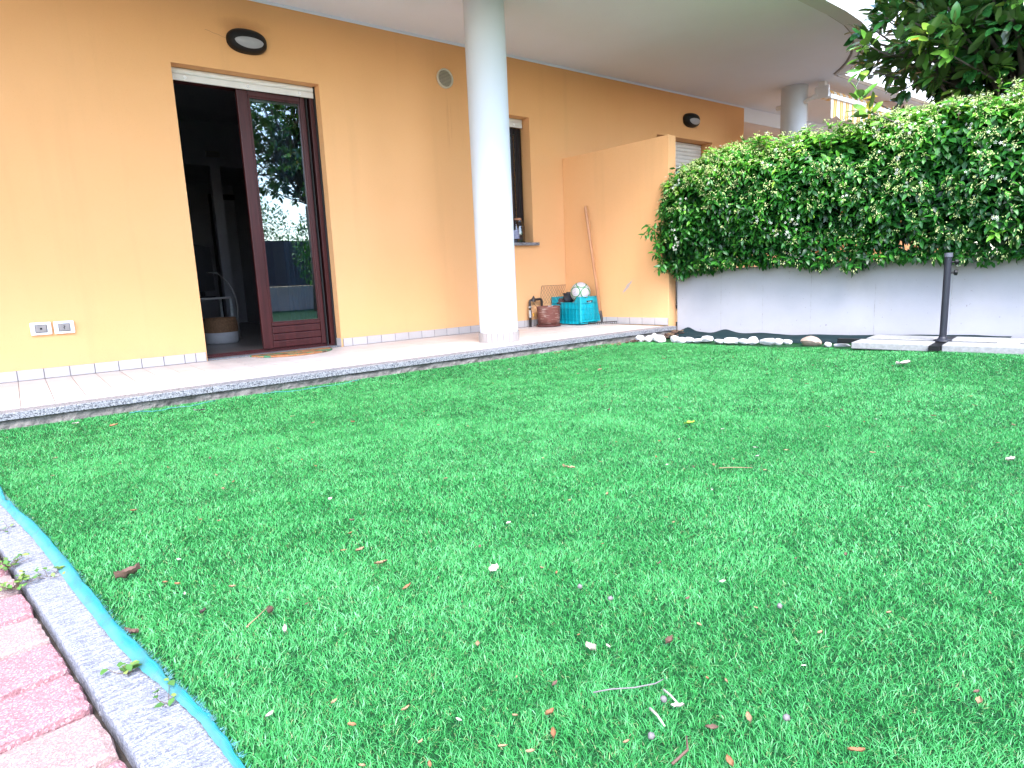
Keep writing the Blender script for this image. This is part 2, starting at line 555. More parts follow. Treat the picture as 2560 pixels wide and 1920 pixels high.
for i in range(n - 1):
    a0, a1, c0, c1 = Eg[i], Eg[i + 1], EDGE[i], EDGE[i + 1]
    b.add([(*a0, ZC - 0.002), (*a1, ZC - 0.002), (*c1, ZC - 0.002), (*c0, ZC - 0.002)], [(0, 1, 2, 3)])
b.box((8.2, 3.969, ZC - 0.0055), (13.0, 3.992, ZC - 0.0015))
b.build('drip_groove', simple('groove_shade', (0.24, 0.235, 0.24), (0.16, 0.155, 0.155), 25, 0.95), bal)  # flat grey strip, the groove's shade painted as a dark line
b = MB()
E2 = offset(EDGE, 0.02)
for i in range(n - 1):
    a0, a1, c0, c1 = E2[i], E2[i + 1], E1[i], E1[i + 1]
    zl, zh = ZC - 0.02, ZC + 1.05
    b.add([(*c0, zl), (*c1, zl), (*c1, zh), (*c0, zh)], [(0, 1, 2, 3)])
    b.add([(*a0, ZC + 0.2), (*a1, ZC + 0.2), (*a1, zh), (*a0, zh)], [(3, 2, 1, 0)])
    b.add([(*a0, zh), (*a1, zh), (*c1, zh), (*c0, zh)], [(3, 2, 1, 0)])
b.build('balcony_parapet', M['parapet'], bal, auto=30)
b = MB()
b.box((8.24, 3.89, ZC - 0.015), (13.0, 3.968, ZC + 1.05))
b.box((8.27, 3.86, ZC + 0.2), (13.0, 3.888, ZC + 0.24))
b.build('balcony_parapet', M['parapet'], bal)
# thin white render line under the soffit
b = MB()
b.box((X0, YW - 0.006, ZC - 0.022), (X1, YW - 0.001, ZC - 0.001))
b.build('joint_strip', M['soffit'], house)
# neighbour's loggia
b = MB()
b.box((X1 + 0.003, YW + 0.002, 2.675), (13.0, 5.69, ZC - 0.002))
b.build('lintel_beam', M['soffit'], house)
b = MB()
b.box((X1 + 0.002, 6.9, 0), (13.0, 7.0, ZC - 0.001))
b.box((12.9, 4.2, 0), (13.0, 6.9, ZC - 0.002))
b.build('loggia_wall', M['stucco_div'], house)

# skirting tiles of the main wall
def skirt_tile(w_, h=0.072, d=0.010):
    b = MB()
    b.box((-w_ / 2, -d, 0), (w_ / 2, 0, h))
    return b
sk0 = None
grt = MB()
def run_skirt(x0, x1, step, first=None):
    global sk0
    x = x0
    while x < x1 - 0.02:
        e = min(x + (first if first and x == x0 else step), x1)
        b = MB()
        b.box((x + 0.0025, YW - 0.011, PZ + 0.002), (e - 0.0025, YW - 0.0015, PZ + 0.072 + rnd.uniform(-.001, .001)))
        recentre(b.build('skirting_tile', M['skirt'], house, bevel=0.0015, seg=1))
        x = e
    grt.box((x0, YW - 0.0075, PZ), (x1, YW - 0.001, PZ + 0.071))
run_skirt(-1.362, 1.002, 0.148)
run_skirt(1.002, 1.158, 0.079)
run_skirt(2.30, 5.02, 0.1435, 0.087)
b = MB()
b.box((2.279, YW + 0.002, PZ + 0.006), (2.2845, YW + 0.10, PZ + 0.075))
b.build('skirting_tile', M['skirt'], house, bevel=0.001, seg=1)
grt.build('grout', M['grout'], house)

# ------------------------------------------------------------------ patio
patio = thing('patio', None, None, (2.0, 4.7, 0.0))
props(patio, kind='structure')
PX0, PX1, GY0, GY1 = -1.45, 5.13, 3.955, 4.085
b = MB()
b.box((PX0, 4.0, -0.05), (PX1 - 0.03, YW - 0.001, PZ - 0.004))
b.build('foundation', M['rough_concrete'], patio)
b = MB(); vs, fs = [], []
for i in range(441):
    x_ = PX0 + (PX1 - 0.035 - PX0) * i / 440
    for k_ in range(5):
        z_ = -0.03 + (PZ - 0.038 + 0.03) * k_ / 4
        vs.append((x_, 3.985 - 0.012 + 0.016 * mnoise.noise(Vector((x_ * 9, z_ * 22, 0))) + 0.008 * mnoise.noise(Vector((x_ * 37, z_ * 60, 3))), z_))
for i in range(440):
    for k_ in range(4):
        a_ = i * 5 + k_; fs.append((a_, a_ + 5, a_ + 6, a_ + 1))
b.add(vs, fs); b.build('foundation_face', M['rough_concrete'], patio)
b = MB()
b.box((PX0 + 0.005, GY1 - 0.002, PZ - 0.0035), (PX1 - 0.05, YW - 0.001, PZ - 0.0025))
b.build('grout', M['grout'], patio)
tp = None
ys = [GY1 + 0.003, 4.375, 4.675, 4.975, 5.275, YW - 0.012]
cols = []
x = -0.031 - 0.148 * 10
while x < 5.08:
    cols.append(x)
    x += 0.148
protos = {}
for ci, x in enumerate(cols):
    for ri in range(len(ys) - 1):
        if ri == 0 and False:
            continue
        y0, y1 = ys[ri], ys[ri + 1]
        xe = min(x + 0.148, 5.08)
        if xe - x < 0.03:
            continue
        key = (round(xe - x, 3), ri)
        if key not in protos:
            hw = (xe - x) / 2 - 0.0018
            q = MB()
            q.box((-hw, y0 + 0.0018 - (y0 + y1) / 2, -0.003), (hw, y1 - 0.0018 - (y0 + y1) / 2, 0.0))
            me = bpy.data.meshes.new('floor_tile')
            me.from_pydata(q.v, [], q.f)
            me.materials.append(M['tile'])
            protos[key] = me
        o = bpy.data.objects.new('floor_tile', protos[key])
        COL.objects.link(o)
        o.parent = patio
        o.location = Vector(((x + xe) / 2, (y0 + y1) / 2, PZ + rnd.uniform(-0.0004, 0.0004))) - patio.location
gx = [-1.45, -0.35, 0.856, 2.06, 3.27, 4.30, PX1]
for i in range(len(gx) - 1):
    b = MB()
    b.box((gx[i] + 0.0012, GY0, PZ - 0.034), (gx[i + 1] - 0.0012, GY1, PZ + 0.001 + rnd.uniform(0, 0.0015)))
    recentre(b.build('granite_slab', M['granite'], patio, bevel=0.003))

# door sill
b = MB()
b.box((1.168, YW - 0.004, PZ + 0.001), (2.277, 5.555, PZ + 0.0085))
b.build('door_sill', M['granite'], house)

# ------------------------------------------------------------------ sliding door
YD = 5.545
door = MB()
door.box((2.236, YD, PZ + 0.009), (2.2845, YD + 0.12, 2.31))
door.box((2.205, YD + 0.055, PZ + 0.009), (2.235, YD + 0.12, 2.31))
door.box((1.166, YD, 2.228), (2.235, YD + 0.12, 2.31))
door.box((1.166, YD + 0.10, PZ + 0.009), (1.19, YD + 0.16, 2.227))
dframe = door.build('sliding_door', M['mahogany'], house, bevel=0.004)
b = MB()
b.box((2.2, YD - 0.012, PZ + 0.009), (2.207, YD + 0.056, 2.228))
b.box((2.270, YD - 0.02, PZ + 0.009), (2.2835, YD - 0.001, 2.312))
b.build('gap_strip', M['blackgap'], dframe)  # dark gaps beside the door leaf, painted as black strips
b = MB()
b.box((1.168, YD + 0.01, PZ + 0.009), (2.236, YD + 0.13, PZ + 0.022))
for q in (0.03, 0.06, 0.095):
    b.box((1.168, YD + q, PZ + 0.0225), (2.2, YD + q + 0.008, PZ + 0.032))
b.build('floor_track', M['mahogany'], dframe)
LY0, LY1 = YD + 0.012, YD + 0.053
LB, LT = PZ + 0.034, 2.226
def lbox(nm, a, b_, m='mahogany', bev=0.005):
    q = MB()
    q.box((a[0], a[2], a[1]), (b_[0], b_[2], b_[1]))
    return q.build(nm, M[m], dframe, bevel=bev)
lbox('stile', (1.645, LB, LY0), (1.731, LT, LY1))
lbox('stile', (2.158, LB, LY0), (2.199, LT, LY1))
lbox('rail', (1.7315, 2.178, LY0), (2.1575, LT, LY1))
for i in range(3):
    z0 = LB + 0.002 + i * 0.0615
    lbox('board', (1.7325, z0, LY0 + 0.004), (2.1565, z0 + 0.059, LY1 - 0.004), bev=0.006)
lbox('rail', (1.7315, LB + 0.187, LY0), (2.1575, LB + 0.215, LY1))
q = MB()
q.box((1.7315, LY0 + 0.016, LB + 0.2155), (2.1575, LY0 + 0.022, 2.1775))
q.build('glass', M['glass'], dframe)
q = MB()
for (a, c, b_, d) in ((1.7318, LB + 0.2158, 1.7445, 2.1772), (2.1445, LB + 0.2158, 2.157, 2.1772)):
    q.box((a, LY0 + 0.003, c), (b_, LY0 + 0.0155, d))
q.box((1.745, LY0 + 0.003, LB + 0.2158), (2.144, LY0 + 0.0155, LB + 0.226))
q.box((1.745, LY0 + 0.003, 2.167), (2.144, LY0 + 0.0155, 2.1772))
q.build('glazing_bead', M['mahogany'], dframe)
# pale curtain inside, gathered at the right of the pane
t = NT('sheer_curtain')
M['curtain'] = t.set((0.16, 0.19, 0.24), 0.9, 0.1)
q = MB()
vs, fs = [], []
for i in range(41):
    x = 1.98 + 0.26 * i / 40
    y = 5.80 + 0.02 * math.sin(i * 1.1) + 0.006 * math.sin(i * 2.7)
    vs += [(x, y, 0.13), (x, y, 2.6)]
fs = [(2 * i, 2 * i + 2, 2 * i + 3, 2 * i + 1) for i in range(40)]
q.add(vs, fs)
props(q.build('curtain', M['curtain'], smooth=True), 'thin grey curtain hanging just behind the sliding door pane', 'curtain')

# roller shutters
def shutter(nm, x0, x1, zbot, ztop, y, slat, parent):
    b = MB()
    b.box((x0, y + 0.012, zbot + 0.01), (x1, y + 0.016, ztop))
    sh = b.build(nm, M['shutter'], parent)
    q = MB()
    q.box((x0, y - 0.002, zbot), (x1, y + 0.011, zbot + 0.046))
    q.build('bottom_bar', M['shutter'], sh, bevel=0.003)
    z = zbot + 0.0485
    while z < ztop - 0.008:
        e = min(z + slat - 0.003, ztop)
        q = MB()
        pr = [(y + 0.006, z), (y, z + (e - z) * 0.25), (y - 0.001, z + (e - z) * 0.6), (y + 0.004, e), (y + 0.011, e), (y + 0.011, z)]
        vs = [(x0, a, c) for a, c in pr] + [(x1, a, c) for a, c in pr]
        k = len(pr)
        q.add(vs, [tuple(range(k)), tuple(range(2 * k - 1, k - 1, -1))] + [(i, k + i, k + (i + 1) % k, (i + 1) % k) for i in range(k)])
        q.build('slat', M['shutter'], sh)
        z += slat
    return sh
sh = shutter('roller_shutter', 1.168, 2.268, 2.218, 2.311, YW + 0.096, 0.044, house)
for xb in (1.27, 1.73, 2.15):
    q = MB()
    q.lathe((0, 0, 0), [(0.0001, 0.010), (0.011, 0.009), (0.013, 0.0)], 12)
    q.v = [(xb + p[0], YW + 0.094 - p[2], 2.244 + p[1]) for p in q.v]
    q.build('stop_buffer', M['white_plastic'], sh, auto=40)
    q = MB()
    q.box((xb - 0.003, YW + 0.0825, 2.240), (xb + 0.003, YW + 0.0838, 2.246))
    q.build('screw', M['chrome'], sh)
sh = shutter('roller_shutter', 3.965, 4.556, 2.205, 2.292, YW + 0.10, 0.042, house)
for xb in (4.1, 4.44):
    q = MB()
    q.lathe((0, 0, 0), [(0.0001, 0.010), (0.012, 0.009), (0.014, 0.0)], 12)
    q.v = [(xb + p[0], YW + 0.098 - p[2], 2.23 + p[1]) for p in q.v]
    q.build('stop_buffer', M['white_plastic'], sh, auto=40)
shutter('roller_shutter', 6.655, 7.79, 1.965, 2.318, YW + 0.165, 0.047, house)

# kitchen window (mostly behind the column) and the garden door right of the dividing wall
def window(nm, x0, x1, z0, z1, y, parent, m='mahogany_dark'):
    f = MB()
    wd = 0.055
    f.box((x0, y, z0), (x0 + wd, y + 0.06, z1)); f.box((x1 - wd, y, z0), (x1, y + 0.06, z1))
    f.box((x0 + wd, y, z1 - wd), (x1 - wd, y + 0.06, z1)); f.box((x0 + wd, y, z0), (x1 - wd, y + 0.06, z0 + wd))
    xm = (x0 + x1) / 2
    f.box((xm - 0.05, y + 0.004, z0 + wd), (xm + 0.05, y + 0.056, z1 - wd))
    fo = f.build(nm, M[m], parent, bevel=0.004)
    for a, c in ((x0 + wd, xm - 0.05), (xm + 0.05, x1 - wd)):
        q = MB()
        q.box((a, y + 0.027, z0 + wd), (c, y + 0.033, z1 - wd))
        q.build('pane', M['glass'], fo)
    return fo
wk = window('window', 3.965, 4.556, 1.006, 2.20, YW + 0.13, house)
q = MB()
for xg in (4.30, 4.355, 4.41, 4.465, 4.51):
    q.box((xg, YW + 0.118, 1.02), (xg + 0.028, YW + 0.129, 2.2))
q.build('shutter_guide', M['mahogany_dark'], wk, bevel=0.004)
q = MB()
q.box((3.91, 5.375, 0.974), (4.612, 5.56, 1.004))
q.build('window_sill', M['granite'], house, bevel=0.003)
window('garden_door', 6.655, 7.80, PZ + 0.01, 2.31, YW + 0.20, house, 'mahogany_dark')
# dark room behind the two further openings
M['dark_room'] = simple('unlit_room_paint', (0.05, 0.05, 0.06), (0.04, 0.04, 0.05), 3, 0.9)
q = MB()
q.box((3.25, 7.2, 0.0), (8.5, 7.25, 2.8))
q.box((3.25, WB, 2.8), (8.5, 7.2, 2.84))
q.build('room_wall', M['roomwall'], house)

# ------------------------------------------------------------------ room contents
q = MB()
ceil = thing('ceiling_lamp', 'dark round ceiling lamp inside the room behind the open door', 'lamp', (1.92, 7.15, 2.8))
q.lathe((1.92, 7.15, 0), [(0.001, 2.70), (0.10, 2.702), (0.175, 2.725), (0.20, 2.77), (0.19, 2.797)], 28)
q.build('shade', M['mahogany_dark'], ceil, smooth=True)
ag = thing('air_grille', 'small pale air grille high on the room back wall', 'grille', (2.35, 9.25, 2.365))
q = MB()
for (a, c, b_, d) in ((2.262, 2.36, 2.435, 2.375), (2.262, 2.42, 2.435, 2.435), (2.262, 2.376, 2.277, 2.419), (2.42, 2.376, 2.435, 2.419)):
    q.box((a, 9.235, c), (b_, 9.249, d))
q.build('frame', M['grey_plastic'], ag)
for i in range(3):
    q = MB()
    q.box((2.278, 9.238, 2.379 + i * 0.014), (2.419, 9.246, 2.385 + i * 0.014))
    q.build('louver', M['grey_plastic'], ag)
tv = thing('television', 'black flat television seen edge on inside the room', 'television', (1.62, 7.35, 0.6))
Mx = Matrix.Translation((1.62, 7.4, 0.0)) @ Matrix.Rotation(math.radians(62), 4, 'Z')
q = MB(); q.box((-0.42, -0.02, 0.64), (0.42, 0.02, 1.12), Mx); q.build('screen', M['dark_plastic'], tv, bevel=0.006)
q = MB(); q.box((-0.15, 0.02, 0.70), (0.15, 0.05, 1.0), Mx); q.box((-0.03, -0.015, 0.585), (0.03, 0.015, 0.638), Mx); q.box((-0.16, -0.09, 0.572), (0.16, 0.09, 0.584), Mx)
q.build('stand', M['black_plastic'], tv)
st = thing('television_stand', 'low metal rack under the television inside the room', 'stand', (1.55, 7.5, 0.11))
q = MB(); q.box((1.15, 7.2, 0.552), (1.86, 7.65, 0.57)); q.build('top', M['grey_plastic'], st)
q = MB(); q.box((1.17, 7.22, 0.28), (1.83, 7.63, 0.292)); q.build('shelf', M['dark_plastic'], st)
for (a, c) in ((1.16, 7.21), (1.83, 7.21), (1.16, 7.62), (1.83, 7.62)):
    q = MB(); q.box((a, c, 0.11), (a + 0.025, c + 0.025, 0.551)); q.build('leg', M['chrome'], st)
q = MB(); q.box((1.3, 7.3, 0.293), (1.75, 7.55, 0.35)); props(q.build('set_top_box', M['dark_plastic'], bevel=0.004), 'flat black box on the rack shelf below the television', 'set-top box')
q = MB()
q.tube([(1.66, 7.28, 0.83), (1.74, 7.2, 0.82), (1.83, 7.19, 0.72), (1.885, 7.18, 0.60), (1.9, 7.18, 0.45), (1.89, 7.2, 0.30), (1.93, 7.3, 0.12)], 0.006, 6)
props(q.build('cable', M['grey_plastic'], smooth=True), 'pale cable hanging down from the back of the television', 'cable')
M['bask_white'] = simple('basket_white_cloth', (0.45, 0.45, 0.47), (0.38, 0.38, 0.40), 20, 0.9)
bk = thing('basket', 'round woven basket with brown top and white base on the room floor', 'basket', (1.78, 7.0, 0.108))
M['wicker'] = simple('brown_wicker', (0.23, 0.12, 0.06), (0.13, 0.065, 0.03), 60, 0.8, 0.6, 90, bdist=0.004)
BC = (1.66, 6.98, 0.108)
q = MB(); q.lathe(BC, [(0.0, 0.0), (0.145, 0.0), (0.158, 0.02), (0.16, 0.115)], 28); q.build('white_base', M['bask_white'], bk, smooth=True)
q = MB(); q.lathe(BC, [(0.16, 0.1155), (0.163, 0.16), (0.155, 0.235), (0.148, 0.26), (0.138, 0.255), (0.14, 0.05)], 28); q.build('woven_top', M['wicker'], bk, smooth=True)

# ------------------------------------------------------------------ things fixed to the wall
def wall_lamp(cx, cz, label, group):
    w_ = thing('wall_lamp', label, 'wall lamp', (cx, YW, cz), group)
    a, b_, dp = 0.150, 0.088, 0.085
    def P(u, v, lift=0.0):
        r2_ = min(1.0, abs(u / a) ** 2.4 + abs(v / b_) ** 2.4)
        return (cx + u, YW - 0.012 - dp * (1 - r2_) ** 0.42 - lift, cz + v)
    q = MB(); vs, fs = [], []
    nr, na = 10, 44
    for i in range(nr + 1):
        f = 1 - (1 - i / nr) ** 1.0
        for k in range(na):
            an = 2 * math.pi * k / na
            ca, sa = math.cos(an), math.sin(an)
            rr = 1 / (abs(ca) ** 2.4 + abs(sa) ** 2.4) ** (1 / 2.4)
            sf = math.sin(f * math.pi / 2)
            vs.append(P(a * ca * rr * sf, b_ * sa * rr * sf))
    for i in range(nr):
        for k in range(na):
            fs.append((i * na + k, (i + 1) * na + k, (i + 1) * na + (k + 1) % na, i * na + (k + 1) % na))
    base = len(vs)
    for k in range(na):
        vs.append((vs[nr * na + k][0], YW - 0.0005, vs[nr * na + k][2]))
    for k in range(na):
        fs.append((nr * na + k, base + k, base + (k + 1) % na, nr * na + (k + 1) % na))
    q.add(vs, fs); q.build('housing', M['black_plastic'], w_, smooth=True)
    q = MB(); vs, fs = [], []
    nu, nv = 24, 8
    for i in range(nu + 1):
        u = -0.108 + 0.216 * i / nu
        s_ = math.sqrt(max(0, 1 - (u / 0.108) ** 2))
        zlo, zhi = -0.016 - 0.048 * s_ ** 1.1, -0.016 + 0.026 * s_
        for j in range(nv + 1):
            v = zlo + (zhi - zlo) * j / nv
            edge = 4 * (j / nv) * (1 - j / nv) * s_
            vs.append(P(u, v, 0.0015 + 0.005 * edge))
    for i in range(nu):
        for j in range(nv):
            fs.append((i * (nv + 1) + j, (i + 1) * (nv + 1) + j, (i + 1) * (nv + 1) + j + 1, i * (nv + 1) + j + 1))
    q.add(vs, fs); q.build('diffuser', M['frosted'], w_, smooth=True)
wall_lamp(1.725, 2.541, 'black oval wall lamp with half lid above the sliding door', 'black oval wall lamps')
wall_lamp(7.32, 2.557, 'black oval wall lamp above the half closed roller shutter', 'black oval wall lamps')
# hairline crack left of the first lamp
q = MB()
pts = [(1.585, 2.545), (1.55, 2.552), (1.52, 2.562), (1.49, 2.566), (1.46, 2.576), (1.43, 2.582)]
for i in range(len(pts) - 1):
    (a, c), (b_, d) = pts[i], pts[i + 1]
    q.add([(a, YW - 0.0012, c - 0.0008), (b_, YW - 0.0012, d - 0.0008), (b_, YW - 0.0012, d + 0.0008), (a, YW - 0.0012, c + 0.0008)], [(1, 0, 3, 2)])
q.build('crack', M['wicker'], house)

def socket(cx, cz, label, lever):
    w_ = thing('outdoor_socket', label, 'socket', (cx, YW, cz), 'outdoor socket boxes')
    q = MB(); q.box((cx - 0.059, YW - 0.026, cz - 0.043), (cx + 0.059, YW - 0.0005, cz + 0.043)); q.build('cover', M['white_plastic'], w_, bevel=0.006, auto=40)
    q = MB(); q.box((cx - 0.031, YW - 0.031, cz - 0.024), (cx + 0.031, YW - 0.0262, cz + 0.024)); q.build('flap', M['grey_plastic'], w_, bevel=0.002)
    for (a, b_, c, d) in ((-0.034, -0.0312, -0.027, 0.027), (0.0312, 0.034, -0.027, 0.027), (-0.031, 0.031, 0.0243, 0.027), (-0.031, 0.031, -0.027, -0.0243)):
        q = MB(); q.box((cx + a, YW - 0.030, cz + c), (cx + b_, YW - 0.0262, cz + d)); q.build('frame', M['dark_plastic'], w_)
    q = MB()
    if lever:
        q.box((cx - 0.0015, YW - 0.034, cz - 0.014), (cx + 0.0015, YW - 0.0312, cz + 0.016)); q.box((cx - 0.006, YW - 0.034, cz - 0.004), (cx - 0.002, YW - 0.0312, cz))
        q.box((cx + 0.002, YW - 0.034, cz + 0.003), (cx + 0.006, YW - 0.0312, cz + 0.007))
    else:
        q.box((cx - 0.006, YW - 0.035, cz - 0.006), (cx + 0.006, YW - 0.0312, cz + 0.006))
    q.build('lock', M['black_plastic'], w_)
socket(0.141, 0.444, 'white socket box with a dark square lock, next to the paving', False)
socket(0.272, 0.443, 'white socket box with slotted grey flap, nearer the sliding door', True)

vt = thing('vent_cover', 'round beige louvred vent high on the wall beside the column', 'vent cover', (3.54, YW, 2.53))
def disc_y(c, prof, n=32):
    q = MB(); q.lathe((0, 0, 0), prof, n)
    q.v = [(c[0] + p[0], c[1] - p[2], c[2] + p[1]) for p in q.v]
    return q
disc_y((3.54, YW, 2.533), [(0.088, 0.0005), (0.089, 0.02), (0.082, 0.026), (0.073, 0.024), (0.072, 0.008)], 40).build('rim', M['vent'], vt, smooth=True)
disc_y((3.54, YW, 2.533), [(0.0001, 0.006), (0.0725, 0.006)], 32).build('backing', M['grey_plastic'], vt)
for i in range(11):
    z = 2.533 - 0.062 + i * 0.0124
    h = math.sqrt(max(0.0001, 0.0715 ** 2 - (z - 2.533) ** 2))
    q = MB()
    q.add([(3.54 - h, YW - 0.021, z - 0.004), (3.54 + h, YW - 0.021, z - 0.004), (3.54 + h, YW - 0.012, z + 0.0045), (3.54 - h, YW - 0.012, z + 0.0045),
           (3.54 - h, YW - 0.019, z - 0.0055), (3.54 + h, YW - 0.019, z - 0.0055), (3.54 + h, YW - 0.010, z + 0.003), (3.54 - h, YW - 0.010, z + 0.003)],
          [(0, 1, 2, 3), (7, 6, 5, 4), (0, 4, 5, 1), (3, 2, 6, 7), (0, 3, 7, 4), (1, 5, 6, 2)])
    q.build('louver', M['vent'], vt)

# ------------------------------------------------------------------ columns
def column(cx, cy, r_, label, tiles=True):
    c = thing('column', label, 'column', (cx, cy, PZ), 'round white columns under the balcony')
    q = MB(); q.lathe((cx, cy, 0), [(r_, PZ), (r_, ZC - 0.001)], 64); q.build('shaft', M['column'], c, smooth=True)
    if tiles:
        nt_ = 22
        q = MB(); q.lathe((cx, cy, 0), [(r_ + 0.007, PZ), (r_ + 0.007, PZ + 0.083), (r_ - 0.001, PZ + 0.083)], 66); q.build('grout', M['grout'], c, smooth=False)
        for k in range(nt_):
            a0 = 2 * math.pi * (k + 0.035) / nt_; a1 = 2 * math.pi * (k + 0.965) / nt_
            q = MB(); vs = []
            for rr in (r_ + 0.0072, r_ + 0.0125):
                for z in (PZ + 0.001, PZ + 0.085):
                    for m_ in range(4):
                        an = a0 + (a1 - a0) * m_ / 3
                        vs.append((cx + rr * math.cos(an), cy + rr * math.sin(an), z))
            fs = []
            for m_ in range(3):
                fs += [(8 + m_, 9 + m_, 13 + m_, 12 + m_), (4 + m_, 12 + m_, 13 + m_, 5 + m_), (m_ + 1, m_, 4 + m_, 5 + m_)]
            fs += [(0, 8, 12, 4), (3, 7, 15, 11)]
            q.add(vs, fs); recentre(q.build('base_tile', M['foot'], c))
column(3.333, 4.475, 0.1665, 'white round column with tiled foot beside the patio edge')
column(8.27, 4.53, 0.160, 'white round column behind the hedge, beside the striped awning', False)

# ------------------------------------------------------------------ dividing wall between the patios
dv = thing('dividing_wall', 'low orange plastered wall between patios, scuffed, rake leaning on it', 'wall', (5.12, 4.75, PZ))
poly = [(5.030, YW - 0.001), (5.193, 4.10), (5.325, 4.116), (5.175, YW - 0.001)]
b = MB()
vs = [(x, y, 0.0) for x, y in poly] + [(poly[0][0], poly[0][1], 1.912), (poly[1][0], poly[1][1], 1.932), (poly[2][0], poly[2][1], 1.934), (poly[3][0], poly[3][1], 1.914)]
b.add(vs, [(3, 2, 1, 0), (4, 5, 6, 7)] + [(i, (i + 1) % 4, 4 + (i + 1) % 4, 4 + i) for i in range(4)])
b.build('wall_body', M['stucco_div'], dv, bevel=0.006)
pa, pb = Vector((5.030, YW)), Vector((5.193, 4.10))
dd = (pb - pa).normalized(); dn = Vector((-dd.y, dd.x)) * -1
if dn.x > 0: dn = -dn
tot = (pb - pa).length
dist = tot - 0.004
while dist > 0.02:
    s0, s1 = max(dist - 0.153, 0.012), dist - 0.006
    if s1 - s0 < 0.02: break
    p0, p1 = pa + dd * s0, pa + dd * s1
    q = MB(); q.prism([(p0.x + dn.x * .0015, p0.y + dn.y * .0015), (p1.x + dn.x * .0015, p1.y + dn.y * .0015), (p1.x + dn.x * 0.011, p1.y + dn.y * 0.011), (p0.x + dn.x * 0.011, p0.y + dn.y * 0.011)][::-1], PZ + 0.001, PZ + 0.073)
    recentre(q.build('skirting_tile', M['skirt'], dv, bevel=0.0015, seg=1))
    dist -= 0.153
q = MB(); p0, p1 = pa + dd * 0.012, pa + dd * (tot - 0.006)
q.prism([(p0.x + dn.x * .001, p0.y + dn.y * .001), (p1.x + dn.x * .001, p1.y + dn.y * .001), (p1.x + dn.x * 0.007, p1.y + dn.y * 0.007), (p0.x + dn.x * 0.007, p0.y + dn.y * 0.007)][::-1], PZ, PZ + 0.071)
q.build('grout', M['grout'], dv)

# ------------------------------------------------------------------ garden wall
gw = thing('garden_wall', 'low pale concrete garden wall under the jasmine hedge', 'wall', (5.6, 2.0, 0.0))
S1 = 9.0
b = MB()
vs, fs = [], []
ns = 40
for i in range(ns + 1):
    s = S1 * i / ns
    zt = 0.628 + min(0.035, 0.016 * s)
    for (n_, z) in ((0, -0.05), (0, zt - 0.008), (-0.008, zt), (-0.25, zt + 0.004), (-0.25, -0.05)):
        vs.append(wp(s, n_, z))
for i in range(ns):
    for k in range(4):
        fs.append((i * 5 + k, (i + 1) * 5 + k, (i + 1) * 5 + k + 1, i * 5 + k + 1))
fs += [(0, 1, 2, 3, 4), tuple(ns * 5 + k for k in (4, 3, 2, 1, 0))]
b.add(vs, fs)
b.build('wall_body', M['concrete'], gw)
for s in (0.46, 0.86, 1.28, 1.78, 2.3, 2.85, 3.4):
    q = MB(); vs = []; fs = []
    m_ = 22
    for i in range(m_ + 1):
        z = 0.03 + 0.58 * i / m_
        wv = 0.0026 * (0.4 + rnd.random()) if rnd.random() > 0.3 else 0.0003
        d = rnd.uniform(-0.0015, 0.0015)
        vs += [wp(s + d - wv, 0.0012, z), wp(s + d + wv, 0.0012, z)]
    fs = [(2 * i, 2 * i + 1, 2 * i + 3, 2 * i + 2) for i in range(m_)]
    q.add(vs, fs); q.build('cast_seam', M['seam'], gw)
# return wall closing the garden behind the photographer (seen in the door pane)
bw = thing('back_garden_wall', 'pale concrete wall closing the garden, mirrored in the door pane', 'wall', (2, -4.8, 0))
b = MB(); b.box((-5, -5.0, -0.05), (6.65, -4.8, 0.64)); b.build('wall_body', M['concrete'], bw)
fc = thing('screen_fence', 'dark screened fence on the back garden wall, mirrored in the pane', 'fence', (2, -4.9, 0.64))
M['screen'] = simple('dark_screen_cloth', (0.06, 0.06, 0.09), (0.04, 0.04, 0.06), 40, 0.9)
b = MB(); b.box((-5, -4.91, 0.645), (6.3, -4.90, 1.75)); b.build('screen_cloth', M['screen'], fc)
for x in np.arange(-5, 6.4, 1.6):
    b = MB(); b.box((x, -4.95, 0.641), (x + 0.05, -4.912, 1.8)); b.build('post', M['dark_plastic'], fc)

# ------------------------------------------------------------------ leaf engine
def leaf_template(kind):
    if kind == 'small':
        v = np.array([(0, 0, 0), (0.42, 0.21, 0.035), (0.42, 0, -0.02), (0.42, -0.21, 0.035), (0.78, 0.13, -0.02), (0.78, 0, -0.06), (0.78, -0.13, -0.02), (1.0, 0, -0.16)])
        f = [(0, 2, 1), (0, 3, 2), (1, 2, 5, 4), (2, 3, 6, 5), (4, 5, 7), (5, 6, 7)]
    else:
        v = np.array([(0, 0, 0), (0.10, 0, 0.0), (0.32, 0.17, 0.035), (0.32, 0, 0.0), (0.32, -0.17, 0.035), (0.62, 0.205, 0.03), (0.62, 0, -0.012), (0.62, -0.205, 0.03),
                      (0.85, 0.13, -0.01), (0.85, 0, -0.045), (0.85, -0.13, -0.01), (1.0, 0, -0.085)])
        f = [(1, 3, 2), (1, 4, 3), (2, 3, 6, 5), (3, 4, 7, 6), (5, 6, 9, 8), (6, 7, 10, 9), (8, 9, 11), (9, 10, 11)]
    return v.astype(np.float64), f

def basis(d, up):
    """rows of local axes: x along d, z towards up"""
    d = d / np.linalg.norm(d, axis=1, keepdims=True)
    y = np.cross(up, d)
    y /= np.maximum(np.linalg.norm(y, axis=1, keepdims=True), 1e-6)
    z = np.cross(d, y)
    return d, y, z

